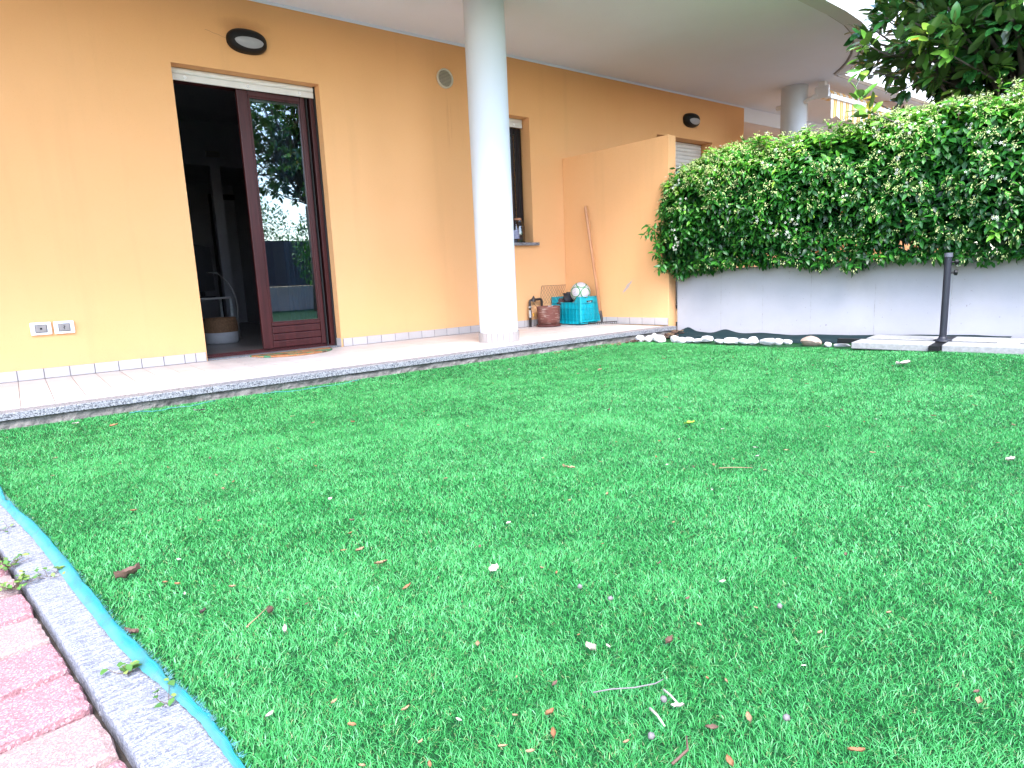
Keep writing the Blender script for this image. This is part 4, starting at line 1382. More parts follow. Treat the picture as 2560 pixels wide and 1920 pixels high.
q = MB(); q.box((CX0 + 0.092, CY0 + 0.0005, HZ + 0.001), (CX1 - 0.092, CY0 + 0.0015, HZ + 0.029)); q.build('handle_slot', M['blackgap'], cr)  # black sheet closes the open slot, painting in its dark inside
q = MB()
for i in range(8):
    a = -0.018 + i * 0.0052
    q.box((0.5 * (CX0 + CX1) + a, CY0 - 0.0012, HZ + 0.011 + 0.002 * math.sin(i)), (0.5 * (CX0 + CX1) + a + 0.0035, CY0 + 0.0003, HZ + 0.016 + 0.004 * math.sin(i * 1.3)))
q.build('mould_mark', M['white_plastic'], cr)
# contents of the crate
M['cloth_dark'] = simple('crumpled_dark_cloth', (0.045, 0.045, 0.06), (0.02, 0.02, 0.028), 9, 0.8, 0.6, 30, bdist=0.01)
def lump(name, c, rad, seed, m, label, cat, flat=1.0, amp=0.35, parent=None, sub=3):
    bm = bmesh.new(); bmesh.ops.create_icosphere(bm, subdivisions=sub, radius=1)
    for v in bm.verts:
        k = 1 + amp * mnoise.noise(v.co * 1.7 + Vector((seed, 0, 0))) + amp * 0.5 * mnoise.noise(v.co * 4.2 + Vector((0, seed, 0)))
        v.co = Vector((v.co.x * rad[0] * k, v.co.y * rad[1] * k, v.co.z * rad[2] * k)) + Vector(c)
    me = bpy.data.meshes.new(name); bm.to_mesh(me); bm.free()
    o = finish(name, me, m, parent, smooth=True)
    if label: recentre(o); props(o, label, cat)
    return o
lump('dark_bag', (4.915, 5.22, CZ1 - 0.015), (0.075, 0.085, 0.075), 2.2, M['cloth_dark'], 'crumpled dark plastic bag in the crate beside the ball', 'bag', amp=0.7)
lump('cloth_rag', (4.90, 5.31, CZ1 - 0.065), (0.10, 0.07, 0.045), 5.1, simple('brown_rag', (0.10, 0.05, 0.045), (0.05, 0.028, 0.028), 12, 0.9), 'brownish rag heaped at the back of the crate', 'rag', amp=0.6)
q = MB()
for i in range(5):
    a = Vector((4.85 + rnd.uniform(0, .06), 5.03 + i * 0.05, CZ1 - 0.07)); q.tube([a, a + Vector((rnd.uniform(-.02, .08), rnd.uniform(-.05, .05), 0.05))], 0.011, 7)
props(recentre(q.build('garden_tools', M['grey_plastic'], auto=40)), 'grey and dark small tools lying in the crate', 'tools')
# ball: truncated-icosahedron panels with green rings
BALL = Vector((4.885, 5.045, CZ1 + 0.045)); BR = 0.109
ball = thing('football', 'white football with green ringed panels resting in the crate', 'ball', BALL - Vector((0, 0, BR)))
M['ball_white'] = simple('ball_white_leather', (0.52, 0.50, 0.54), (0.45, 0.43, 0.46), 14, 0.5)
M['ball_green'] = simple('ball_green_print', (0.035, 0.22, 0.055), (0.025, 0.17, 0.04), 14, 0.5)
M['ball_mark'] = simple('ball_lilac_line', (0.20, 0.15, 0.23), (0.17, 0.12, 0.20), 14, 0.6)
q = MB(); bm = bmesh.new(); bmesh.ops.create_icosphere(bm, subdivisions=4, radius=BR)
me = bpy.data.meshes.new('leather'); Rb = Matrix.Rotation(0.4, 4, 'Z') @ Matrix.Rotation(0.5, 4, 'X')
bmesh.ops.translate(bm, verts=bm.verts, vec=(0, 0, BR)); bm.to_mesh(me); bm.free()
finish('leather', me, M['ball_white'], ball, smooth=True)
ph = (1 + 5 ** 0.5) / 2
ico = [Vector(v).normalized() for v in ((0, 1, ph), (0, -1, ph), (0, 1, -ph), (0, -1, -ph), (1, ph, 0), (-1, ph, 0), (1, -ph, 0), (-1, -ph, 0), (ph, 0, 1), (ph, 0, -1), (-ph, 0, 1), (-ph, 0, -1))]
# turn the ball so two panels face the camera
tocam = (CAM - BALL).normalized()
lft = Vector((-tocam.y, tocam.x, 0)).normalized() * -1
q1 = (ico[0] + ico[1]).normalized(); e1 = (ico[1] - ico[0]).normalized()
Ra = Matrix((q1, e1, q1.cross(e1))).transposed()
tgt_e = (lft - tocam * lft.dot(tocam)).normalized(); tgt_e = (tgt_e + Vector((0, 0, 0.12))).normalized(); tgt_e = (tgt_e - tocam * tgt_e.dot(tocam)).normalized()
Rc = Matrix((tocam, tgt_e, tocam.cross(tgt_e))).transposed()
RB = Rc @ Ra.transposed()
def sph_ring(cdir, a0, a1, n_, lift):
    cdir = cdir.normalized(); u_ = cdir.orthogonal().normalized(); v_ = cdir.cross(u_)
    vs = []
    for k in range(n_):
        an = 2 * math.pi * k / n_
        for a in (a0, a1):
            d = cdir * math.cos(a) + (u_ * math.cos(an) + v_ * math.sin(an)) * math.sin(a)
            vs.append(BALL + d * (BR + lift))
    return vs, [(2 * k, 2 * ((k + 1) % n_), 2 * ((k + 1) % n_) + 1, 2 * k + 1) for k in range(n_)]
gr = MB(); pm = MB()
for v in ico:
    c = RB @ v
    vs, fs = sph_ring(c, 0.455, 0.55, 40, 0.0006); gr.add(vs, fs)
    u_ = (RB @ (v.orthogonal())).normalized(); w_ = c.cross(u_)
    pts = []
    for k in range(5):
        an = 2 * math.pi * k / 5
        pts.append((c * math.cos(0.30) + (u_ * math.cos(an) + w_ * math.sin(an)) * math.sin(0.30)).normalized())
    for k in range(5):
        a, b_ = pts[k], pts[(k + 1) % 5]
        for m_ in range(4):
            p0 = a.lerp(b_, m_ / 4).normalized(); p1 = a.lerp(b_, (m_ + 1) / 4).normalized()
            o_ = p0.cross(p1).normalized() * 0.0009
            pm.add([BALL + p0 * (BR + .0007) + o_, BALL + p1 * (BR + .0007) + o_, BALL + p1 * (BR + .0007) - o_, BALL + p0 * (BR + .0007) - o_], [(3, 2, 1, 0)])
gr.build('green_rings', M['ball_green'], ball); pm.build('panel_seams', M['ball_mark'], ball)
cM = (RB @ ico[1]).normalized(); uu = Vector((0, 0, 1)); uu = (uu - cM * uu.dot(cM)).normalized(); vv = uu.cross(cM)
q = MB(); prev = None
for k in range(11):
    a = k / 10
    d = (cM + uu * (0.13 - 0.26 * a) + vv * 0.05 * math.sin(a * 7)).normalized()
    if prev is not None:
        o_ = prev.cross(d).normalized() * 0.0025
        q.add([BALL + prev * (BR + .001) + o_, BALL + d * (BR + .001) + o_, BALL + d * (BR + .001) - o_, BALL + prev * (BR + .001) - o_], [(3, 2, 1, 0)])
    prev = d
q.build('emblem', M['grey_plastic'], ball)

# flower pot with saucer
t = NT('flaking_terracotta')
wv = t.noise(1.0, 4, vec=t.mapping((10, 10, 130)), dist=0.6)
base_c = t.ramp(t.noise(9, 4), [(0.3, (0.125, 0.040, 0.030)), (0.7, (0.19, 0.065, 0.048))])
chips = t.ramp(t.math('ADD', wv, t.math('MULTIPLY', t.noise(7, 4), 0.55)), [(0.83, 0.0), (0.88, 0.85)])
patch = t.ramp(t.noise(5.5, 5, 0.6, vec=t.mapping((1, 1, 1.2), (3.7, 1.3, 0.2))), [(0.60, 0.0), (0.63, 1.0)])
col = t.mix(chips, base_c, (0.36, 0.26, 0.22)); col = t.mix(patch, col, (0.60, 0.56, 0.56))
t.bump(wv, 0.9, 0.006)
M['terracotta'] = t.set(col, 0.6, 0.4)
pt = thing('flower_pot', 'flaking reddish wicker pattern pot on a saucer before the crate', 'pot', (4.575, 5.225, PZ))
PC = (4.575, 5.225, PZ)
q = MB(); q.lathe(PC, [(0.0, 0.018), (0.118, 0.018), (0.122, 0.10), (0.126, 0.205), (0.129, 0.213), (0.125, 0.22), (0.115, 0.219), (0.112, 0.05)], 48); q.build('body', M['terracotta'], pt, smooth=True)
q = MB(); q.lathe(PC, [(0.0, 0.0005), (0.12, 0.0005), (0.131, 0.008), (0.140, 0.022), (0.137, 0.025), (0.128, 0.014), (0.0, 0.012)], 48); q.build('saucer', simple('saucer_brown', (0.13, 0.035, 0.03), (0.09, 0.025, 0.02), 12, 0.5), pt, smooth=True)
# water pipe with a lever valve
M['pipe'] = simple('black_pipe', (0.035, 0.025, 0.022), (0.02, 0.014, 0.013), 30, 0.5)
pp = thing('water_pipe', 'black bent water pipe with yellow lever valve beside the pot', 'pipe', (4.44, 5.37, PZ))
q = MB(); q.tube([(4.435, 5.37, PZ), (4.435, 5.37, PZ + 0.27), (4.442, 5.37, PZ + 0.285), (4.46, 5.37, PZ + 0.29), (4.59, 5.38, PZ + 0.295), (4.607, 5.38, PZ + 0.288), (4.615, 5.38, PZ + 0.27), (4.615, 5.38, PZ)], 0.0135, 12); q.build('pipe_body', M['pipe'], pp, smooth=True)
q = MB(); q.lathe((4.435, 5.37, PZ), [(0.014, 0.10), (0.019, 0.105), (0.019, 0.18), (0.014, 0.185)], 10); q.lathe((4.435, 5.37, PZ), [(0.014, 0.205), (0.018, 0.208), (0.018, 0.225), (0.014, 0.228)], 8); q.build('valve', M['chrome'], pp, auto=40)
q = MB(); q.tube([(4.452, 5.355, PZ + 0.14), (4.463, 5.345, PZ + 0.15), (4.461, 5.345, PZ + 0.115)], [0.007, 0.009, 0.006], 6); q.build('lever', simple('yellow_lever', (0.62, 0.30, 0.03), None, 20, 0.5), pp)
q = MB(); q.tube([(4.475, 5.36, PZ + 0.275), (4.478, 5.355, PZ + 0.305), (4.48, 5.355, PZ + 0.335)], [0.03, 0.022, 0.003], 7); q.tube([(4.47, 5.36, PZ + 0.27), (4.50, 5.35, PZ + 0.225), (4.54, 5.34, PZ + 0.20)], [0.003, 0.002, 0.001], 5); q.build('tape_wrap', M['pipe'], pp)
# piece of chicken wire standing behind the crate: each wire bent, joined as one part
M['wire'] = simple('rusty_wire', (0.17, 0.10, 0.06), (0.10, 0.055, 0.035), 40, 0.6, metal=0.3)
cw = thing('chicken_wire', 'rusty piece of chicken wire standing against the wall behind the crate', 'wire mesh', (4.83, 5.40, CZ1))
q = MB()
def WP(a, b_): return Vector((4.63 + 0.36 * a + 0.02 * b_, 5.405 - 0.02 * math.sin(a * 3), 0.33 + 0.205 * b_))
ncol = 20
for c in range(ncol):
    pts = []
    for k in range(9):
        b_ = k / 8
        a = (c + (0.28 if k % 2 else -0.28) * (1 if c % 2 else -1)) / ncol
        pts.append(WP(a, b_))
    q.tube(pts, 0.0017, 3, cap=False)
q.tube([WP(-0.01, 1), WP(0.5, 1.0), WP(1.0, 0.98)], 0.0018, 4); q.tube([WP(-0.01, 1), WP(-0.04, 0.5), WP(-0.03, 0)], 0.0018, 4)
props(q.build('wires', M['wire'], cw), kind='stuff')
# rake
M['handle_wood'] = simple('pale_handle_wood', (0.52, 0.26, 0.13), (0.42, 0.19, 0.09), 7, 0.5)
rk = thing('rake', 'garden rake with long wooden handle leaning on the dividing wall', 'rake', (4.975, 4.835, PZ))
q = MB(); q.tube([(4.977, 4.838, PZ + 0.115), (5.025, 5.08, 1.345), (5.0255, 5.082, 1.362)], [0.017, 0.017, 0.012], 12); q.build('handle', M['handle_wood'], rk, smooth=True)
q = MB(); q.tube([(4.973, 4.815, PZ + 0.022), (4.9735, 4.82, PZ + 0.06), (4.978, 4.843, PZ + 0.145)], [0.009, 0.015, 0.0165], 10); q.build('socket', M['pipe'], rk, auto=50)
ha, hb = Vector((4.875, 4.925, PZ + 0.022)), Vector((5.085, 4.70, PZ + 0.030))
q = MB(); q.tube([ha, hb], 0.0055, 6); q.build('head_bar', M['pipe'], rk)
pn = Vector((hb - ha).normalized()); sidev = Vector((pn.y, -pn.x, 0))
if sidev.y > 0: sidev = -sidev
for k in range(14):
    p = ha.lerp(hb, (k + 0.3) / 13.6)
    q = MB(); q.tube([p, p + sidev * 0.022 + Vector((0, 0, -0.006)), p + sidev * 0.034 + Vector((0, 0, -0.019))], [0.0042, 0.0035, 0.0018], 5); q.build('tine', M['pipe'], rk)

# jar and bottle on the sill
jar = thing('glass_jar', 'brown glass jar with a cork coloured lid on the window sill', 'jar', (4.42, 5.475, 1.004))
q = MB(); q.lathe((4.415, 5.475, 1.0045), [(0.0, 0.002), (0.058, 0.002), (0.060, 0.01), (0.060, 0.165), (0.052, 0.195), (0.036, 0.21), (0.034, 0.235)], 28); q.build('body', M['jar_glass'], jar, smooth=True)
q = MB(); q.lathe((4.415, 5.475, 1.0045), [(0.0, 0.012), (0.054, 0.012), (0.054, 0.08), (0.0, 0.09)], 20); q.build('filling', M['wicker'], jar, smooth=True)
q = MB(); q.lathe((4.40, 5.475, 1.0045), [(0.0, 0.262), (0.034, 0.26), (0.038, 0.25), (0.038, 0.236), (0.0, 0.236)], 20); q.build('lid', simple('cork_lid', (0.42, 0.19, 0.10), None, 30, 0.8), jar, auto=40)
bt = thing('glass_bottle', 'clear glass bottle with pale label beside the jar on the sill', 'bottle', (4.33, 5.44, 1.004))
q = MB(); q.lathe((4.335, 5.435, 1.0045), [(0.0, 0.001), (0.033, 0.001), (0.035, 0.01), (0.035, 0.15), (0.014, 0.19), (0.014, 0.235), (0.0, 0.236)], 20); q.build('body', M['jar_glass'], bt, smooth=True)
q = MB(); q.lathe((4.335, 5.435, 1.0045), [(0.0357, 0.04), (0.0357, 0.13)], 20); q.build('sticker', simple('bottle_sticker', (0.28, 0.30, 0.42), (0.16, 0.17, 0.28), 60, 0.6), bt, smooth=True)

# door mat: half round coir
t = NT('door_mat_coir')
n1 = t.noise(9, 3, dist=1.2); n2 = t.noise(14, 3, vec=t.mapping((1, 1, 1), (4, 2, 0)))
col = t.ramp(n1, [(0.43, (0.34, 0.14, 0.06)), (0.50, (0.42, 0.20, 0.10)), (0.54, (0.03, 0.16, 0.08)), (0.66, (0.07, 0.27, 0.15))])
col = t.mix(t.ramp(n2, [(0.60, 0.0), (0.64, 0.9)]), col, (0.14, 0.045, 0.04))
t.bump(t.noise(500, 3), 0.7, 0.004)
M['coir'] = t.set(col, 0.95, 0.1)
q = MB()
poly = [(2.155, 5.395), (1.475, 5.395)] + [(1.815 + 0.34 * math.cos(a), 5.39 + 0.315 * math.sin(a)) for a in np.linspace(math.pi, 2 * math.pi, 26)]
q.prism(poly, PZ + 0.0012, PZ + 0.013)
props(recentre(q.build('door_mat', M['coir'], bevel=0.003)), 'half round coir door mat with green and rust pattern before the sliding door', 'door mat')

# ------------------------------------------------------------------ umbrella stand and slabs at the right
M['slab'] = simple('washed_concrete_slab', (0.31, 0.305, 0.305), (0.22, 0.215, 0.215), 50, 0.9, 0.5, 120, bdist=0.004)
M['anthracite'] = simple('anthracite_metal', (0.022, 0.023, 0.032), (0.016, 0.017, 0.025), 12, 0.45, spec=0.35)
UP = Vector((4.99, 1.62)); UT = 0.092
def up_(u, v, z):
    p = UP + Vector((0.163, -0.9866)) * u + Vector((0.9866, 0.163)) * v
    return Vector((p.x, p.y, z))
slabs = [(-0.50, -0.035, -0.27, -0.03, 'front left pale concrete slab weighing down the parasol base'), (0.035, 0.50, -0.25, -0.03, 'front right pale concrete slab weighing down the parasol base'),
         (-0.48, -0.035, 0.035, 0.30, 'pale concrete slab behind the parasol post, littered with leaves'), (0.035, 0.60, 0.035, 0.32, 'pale concrete slab right of the parasol post against the wall')]
for (u0, u1, v0, v1, lab) in slabs:
    q = MB(); pts = [up_(u0, v0, 0), up_(u1, v0, 0), up_(u1, v1, 0), up_(u0, v1, 0)]
    q.prism([(p.x, p.y) for p in pts], UT - 0.045, UT)
    if q.v[0]:
        pass
    props(recentre(q.build('paving_slab', M['slab'], bevel=0.005)), lab, 'slab', 'slabs on the parasol base')
us = thing('parasol_stand', 'dark grey parasol stand post with two knobs and cross base', 'parasol stand', (UP.x, UP.y, UT))
q = MB(); q.lathe((UP.x, UP.y, 0), [(0.0215, UT + 0.004), (0.0215, 0.660)], 24); q.build('post', M['anthracite'], us, smooth=True)
q = MB(); q.lathe((UP.x, UP.y, 0), [(0.0218, 0.655), (0.0250, 0.657), (0.0250, 0.684), (0.020, 0.684), (0.020, 0.65)], 24); q.build('collar', simple('grey_collar', (0.10, 0.10, 0.13), (0.08, 0.08, 0.10), 12, 0.5), us, auto=40)
q = MB(); q.lathe((UP.x, UP.y, 0), [(0.055, UT + 0.001), (0.053, UT + 0.007), (0.032, UT + 0.012), (0.023, UT + 0.03)], 24); q.build('flange', M['anthracite'], us, smooth=True)
kd = Vector((0.45, -0.89, 0)).normalized()
for z in (0.622, 0.552):
    q = MB()
    c = Vector((UP.x, UP.y, z))
    q.tube([c + kd * 0.020, c + kd * 0.036], 0.007, 8)
    q.tube([c + kd * 0.036, c + kd * 0.039, c + kd * 0.055, c + kd * 0.058], [0.010, 0.019, 0.019, 0.010], 14)
    q.build('knob', M['black_plastic'], us, auto=50)
for (u0, u1, v0, v1) in ((-0.66, 0.66, -0.03, 0.03), (-0.03, 0.03, -0.30, -0.031), (-0.03, 0.03, 0.031, 0.36)):
    q = MB(); pts = [up_(u0, v0, 0), up_(u1, v0, 0), up_(u1, v1, 0), up_(u0, v1, 0)]
    q.prism([(p.x, p.y) for p in pts], UT - 0.035, UT - 0.004)
    q.build('base_arm', M['black_plastic'], us)

# ------------------------------------------------------------------ weed membrane and stone edging
t = NT('weed_membrane')
M['membrane'] = t.set(t.ramp(t.noise(300, 2), [(0.3, (0.004, 0.013, 0.016)), (0.7, (0.008, 0.026, 0.030))]), 0.7, 0.15)
q = MB(); vs, fs = [], []
na, nb = 110, 8
for i in range(na + 1):
    s = -0.06 + 2.75 * i / na
    for k in range(nb + 1):
        f = k / nb
        n_ = 0.004 + 0.44 * f
        z = 0.012 + 0.016 * mnoise.noise(Vector((s * 4, f * 3, 0))) + 0.034 * math.exp(-((s - 0.12) / 0.06) ** 2) * (1 - f) + 0.030 * math.exp(-((s - 0.50) / 0.09) ** 2) * (1 - f) + 0.022 * (1 - f)
        p = wp(s, n_, 0); vs.append((p.x, p.y, z + gz(p.x, p.y) * 0.7))
for i in range(na):
    for k in range(nb):
        a = i * (nb + 1) + k; fs.append((a, a + nb + 1, a + nb + 2, a + 1))
q.add(vs, fs)
props(q.build('weed_membrane', M['membrane'], smooth=True), 'dark green weed membrane strip rumpled between the stones and the concrete wall', 'ground cloth')
M['marble'] = simple('white_marble_rock', (0.56, 0.555, 0.565), (0.44, 0.43, 0.44), 18, 0.6, 0.35, 40, bdist=0.006)
M['tanrock'] = simple('tan_rock', (0.40, 0.30, 0.24), (0.27, 0.20, 0.165), 16, 0.7, 0.35, 40, bdist=0.006)
def rock(c, w_, d_, h, seed, mat, label, group):
    rr = random.Random(seed)
    bm = bmesh.new()
    for k in range(26):
        v = Vector((rr.gauss(0, 1), rr.gauss(0, 1), rr.gauss(0, 1))).normalized()
        v = Vector((math.copysign(abs(v.x) ** 0.75, v.x), math.copysign(abs(v.y) ** 0.75, v.y), math.copysign(abs(v.z) ** 0.75, v.z)))
        bm.verts.new(v * rr.uniform(0.8, 1.0))
    res = bmesh.ops.convex_hull(bm, input=bm.verts)
    bmesh.ops.delete(bm, geom=[v for v in bm.verts if not v.link_faces], context='VERTS')
    bmesh.ops.subdivide_edges(bm, edges=bm.edges[:], cuts=1, use_grid_fill=True, smooth=0.35)
    Rz = Matrix.Rotation(math.atan2(T.y, T.x), 3, 'Z')
    for v in bm.verts:
        v.co = Rz @ Vector((v.co.x * w_ / 2, v.co.y * d_ / 2, v.co.z * h * 0.68 + h * 0.55))
    me = bpy.data.meshes.new('edging_stone'); bm.to_mesh(me); bm.free()
    o = finish('edging_stone', me, mat, None)
    me.polygons.foreach_set('use_smooth', [True] * len(me.polygons)); me.set_sharp_from_angle(angle=math.radians(28))
    o.location = c
    return props(o, label, 'stone', group)
SG = 'stones edging the turf'
ST = [(4.573, 4.048, .075, .035, 'small flat white stone lying nearest the patio corner'), (4.545, 3.925, .10, .055, 'white stone just right of the dry leaves at the patio end'), (4.58, 3.845, .085, .052, 'white stone between two larger ones near the patio corner'),
      (4.725, 3.90, .07, .055, 'small white stone tucked behind the stones near the patio corner'), (4.60, 3.74, .13, .058, 'large pale wedge stone before the left end of the membrane'), (4.66, 3.615, .09, .055, 'rounded white stone at the left rumple of the membrane'),
      (4.66, 3.545, .10, .045, 'low white stone leaning on a rounded one near the membrane rumple'), (4.725, 3.505, .09, .042, 'low grey white stone between the two membrane rumples'), (4.775, 3.45, .12, .028, 'very flat white stone below the second membrane rumple'),
      (4.805, 3.385, .13, .048, 'broad domed white stone right of the second membrane rumple'), (4.775, 3.23, .105, .034, 'low flattish white stone alone in a gap of the row'), (4.80, 3.13, .135, .05, 'broad pointed white stone in the middle of the row'),
      (4.84, 3.04, .085, .044, 'small peaked white stone in the middle of the row'), (4.87, 2.97, .105, .055, 'tall cracked white stone right of the peaked one'), (4.90, 2.855, .15, .048, 'longest flat white stone in the row'),
      (4.938, 2.785, .085, .044, 'smooth grey white stone beside the longest flat one'), (5.0, 2.74, .08, .034, 'square grey stone last before the tan boulder')]
for i, (x, y, w_, h, lab) in enumerate(ST):
    rock((x, y, 0.004), w_, w_ * 0.75, h, 40 + i, M['marble'], lab, SG)
rock((4.945, 2.51, 0.004), 0.165, 0.12, 0.07, 77, M['tanrock'], 'large rounded tan boulder right of the white stones', SG)
rock((4.90, 2.36, 0.012), 0.06, 0.05, 0.034, 78, M['marble'], 'tiny white stone right of the tan boulder', SG)
rock((4.935, 2.27, 0.012), 0.13, 0.06, 0.026, 79, M['marble'], 'flat white sliver of stone left of the concrete slabs', SG)
rock((5.06, 1.27, 0.05), 0.14, 0.10, 0.045, 80, M['marble'], 'white stone at the right end of the front slab', SG)
rock((5.16, 1.12, 0.05), 0.10, 0.08, 0.035, 81, M['marble'], 'white stone cut by the right edge of the photo', SG)

# ------------------------------------------------------------------ paving, kerb, turf net at the lower left
bed = MB(); bed.add([(-1.2, -2.0, -0.035), (0.3, -2.0, -0.035), (0.0, 4.0, -0.035), (-1.6, 4.0, -0.035)], [(0, 1, 2, 3)])
path = bed.build('path', simple('joint_sand', (0.06, 0.045, 0.035), (0.03, 0.023, 0.018), 60, 0.95, 0.6, 120, bdist=0.004)); props(path, kind='structure')
def rough_block(lx, ly, lz, seed, cham=0.007, amp=0.0016):
    """block with eroded rounded edges, top at z = 0, centred in x and y"""
    bm = bmesh.new(); bmesh.ops.create_cube(bm, size=1)
    for v in bm.verts: v.co = Vector((v.co.x * lx, v.co.y * ly, v.co.z * lz - lz / 2))
    bmesh.ops.subdivide_edges(bm, edges=[e for e in bm.edges if abs((e.verts[0].co - e.verts[1].co).z) < 1e-6], cuts=7, use_grid_fill=True)
    bmesh.ops.bevel(bm, geom=[e for e in bm.edges if len(e.link_faces) == 2 and e.calc_face_angle(0) > 0.6], offset=cham, segments=2, affect='EDGES', profile=0.6)
    for v in bm.verts:
        k = mnoise.noise(Vector((v.co.x * 40 + seed * 3.1, v.co.y * 40, v.co.z * 40)))
        k2 = mnoise.noise(Vector((v.co.x * 110 + seed, v.co.y * 110, seed)))
        e = 1.0 if max(abs(v.co.x) / (lx / 2), abs(v.co.y) / (ly / 2)) > 0.85 else 0.4
        v.co += Vector((k * amp * 1.6 * e, k2 * amp * 1.6 * e, (k + k2) * amp * 0.55))
    me = bpy.data.meshes.new('block'); bm.to_mesh(me); bm.free()
    return me
def stone_mat(name, a, b_, c, streak=False):
    t = NT(name)
    vo = t.n('ShaderNodeTexVoronoi'); vo.inputs['Scale'].default_value = 420; t.l(t.coord(), vo.inputs['Vector'])
    sp_ = t.n('ShaderNodeSeparateColor'); t.l(vo.outputs['Color'], sp_.inputs[0])
    col = t.ramp(sp_.outputs[0], [(0.0, a), (0.45, a), (0.5, b_), (0.8, b_), (0.85, c), (1.0, c)])
    col = t.mix(t.math('MULTIPLY', t.noise(14, 5), 0.5), col, a)
    if streak:
        sn = t.noise(1.0, 5, 0.6, vec=t.mapping((28, 130, 60)))
        col = t.mix(t.ramp(sn, [(0.42, 0.0), (0.62, 0.6)]), col, c)
        t.bump(t.math('ADD', t.noise(200, 4), t.math('MULTIPLY', sn, 1.2)), 0.9, 0.006)
    else:
        t.bump(t.math('ADD', t.noise(260, 4), t.math('MULTIPLY', t.noise(70, 3), 0.8)), 0.7, 0.004)
    return t.set(col, 0.9, 0.2)
M['pav_red'] = stone_mat('red_paver', (0.27, 0.125, 0.135), (0.33, 0.18, 0.185), (0.44, 0.32, 0.33))
M['pav_pink'] = stone_mat('pink_paver', (0.255, 0.165, 0.155), (0.31, 0.22, 0.20), (0.40, 0.32, 0.305))
M['kerb'] = stone_mat('grey_kerb_concrete', (0.15, 0.15, 0.18), (0.215, 0.215, 0.25), (0.36, 0.36, 0.40), True)
pang = math.atan(0.142)
kd_ = Vector((-math.sin(pang), math.cos(pang))); kn_ = Vector((math.cos(pang), math.sin(pang)))
K0 = Vector((0.145, 1.0))          # on the grass-side edge
def kp(al, ac, z=0.0):             # along the kerb (away from the camera), across (to the left)
    p = K0 + kd_ * al - kn_ * ac
    return Vector((p.x, p.y, z))
pm_ = [rough_block(0.191, 0.1395, 0.06, i, 0.013, 0.0028) for i in range(4)]
starts = [(-0.573, 'r'), (-0.419, 'p'), (-0.265, 'p'), (-0.110, 'r'), (0.044, 'p'), (0.199, 'r'), (0.354, 'r'), (0.505, 'p'), (0.660, 'r'), (0.815, 'p'), (0.970, 'r'), (1.125, 'p'), (1.28, 'r'), (1.435, 'p')]
for j, (al, c) in enumerate(starts):
    for cc in range(2):
        me = pm_[(j + cc) % 4].copy()
        me.materials.clear(); me.materials.append(M['pav_red' if (c == 'r') != (cc == 1 and j % 3 == 0) else 'pav_pink'])
        o = bpy.data.objects.new('paver', me); COL.objects.link(o); o.parent = path
        p = kp(al + 0.0765, 0.097 + 0.1 + cc * 0.202, -0.006 + rnd.uniform(-0.002, 0.002))
        o.location = p; o.rotation_euler = (rnd.gauss(0, .006), rnd.gauss(0, .006), pang + rnd.gauss(0, .006))
kerb = thing('kerb', None, None, (0.1, 1.0, 0)); props(kerb, kind='structure')
for i, a0 in enumerate((-0.79, 0.205, 1.20, 2.195)):
    me = rough_block(0.093, 0.990, 0.10, 20 + i, 0.006, 0.0018); me.materials.append(M['kerb'])
    o = bpy.data.objects.new('kerb_stone', me); COL.objects.link(o); o.parent = kerb
    o.location = kp(a0 + 0.4975, 0.0465, 0.002) - kerb.location; o.rotation_euler = (0, 0, pang)
# turquoise net edging
t = NT('turquoise_net')
acr = t.attr('tint')
st1 = t.n('ShaderNodeTexWave', wave_type='BANDS', bands_direction='Y'); st1.inputs['Scale'].default_value = 95; t.l(t.coord(), st1.inputs['Vector'])
col = t.mix(st1.outputs['Fac'], (0.0, 0.23, 0.28), (0.02, 0.42, 0.46))
pale = t.math('MULTIPLY', t.ramp(acr, [(0.30, 0.85), (0.75, 0.0)]), t.ramp(t.noise(9, 3), [(0.35, 0.35), (0.65, 1.0)]))
col = t.mix(pale, col, (0.17, 0.39, 0.44))
col = t.mix(t.ramp(t.noise(26, 5, 0.65), [(0.52, 0.0), (0.72, 0.55)]), col, (0.10, 0.16, 0.14))
t.bump(st1.outputs['Fac'], 0.8, 0.003)
t.set(col, 0.5, 0.4)
tl3 = t.n('ShaderNodeBsdfTranslucent'); t.l(col, tl3.inputs['Color'])
mx = t.n('ShaderNodeMixShader'); mx.inputs[0].default_value = 0.3
t.l(t.b.outputs[0], mx.inputs[1]); t.l(tl3.outputs[0], mx.inputs[2]); t.l(mx.outputs[0], t.out.inputs['Surface'])
M['net'] = t.m
Lp = [(-0.235, 3.4), (-0.165, 2.95), (-0.115, 2.583), (-0.102, 2.504), (-0.043, 2.15), (-0.007, 1.895), (0.034, 1.581), (0.064, 1.377), (0.09, 1.229), (0.118, 1.11), (0.14, 1.003), (0.154, 0.879), (0.165, 0.70), (0.18, 0.4), (0.2, 0.0)]
Rp = [(-0.20, 3.4), (-0.135, 2.95), (-0.100, 2.62), (-0.079, 2.487), (-0.030, 2.226), (0.012, 1.959), (0.060, 1.563), (0.088, 1.352), (0.112, 1.22), (0.133, 1.10), (0.152, 1.0), (0.166, 0.87), (0.175, 0.70), (0.19, 0.4), (0.21, 0.0)]
def interp(pl, f):
    q_ = f * (len(pl) - 1); i = min(int(q_), len(pl) - 2); r_ = q_ - i
    return Vector(pl[i]).lerp(Vector(pl[i + 1]), r_)
q = MB(); vs, fs = [], []
nn_ = 240; prof = [(0.0, 0.005), (0.25, 0.009), (0.5, 0.014), (0.72, 0.018), (0.9, 0.021), (1.0, 0.014)]
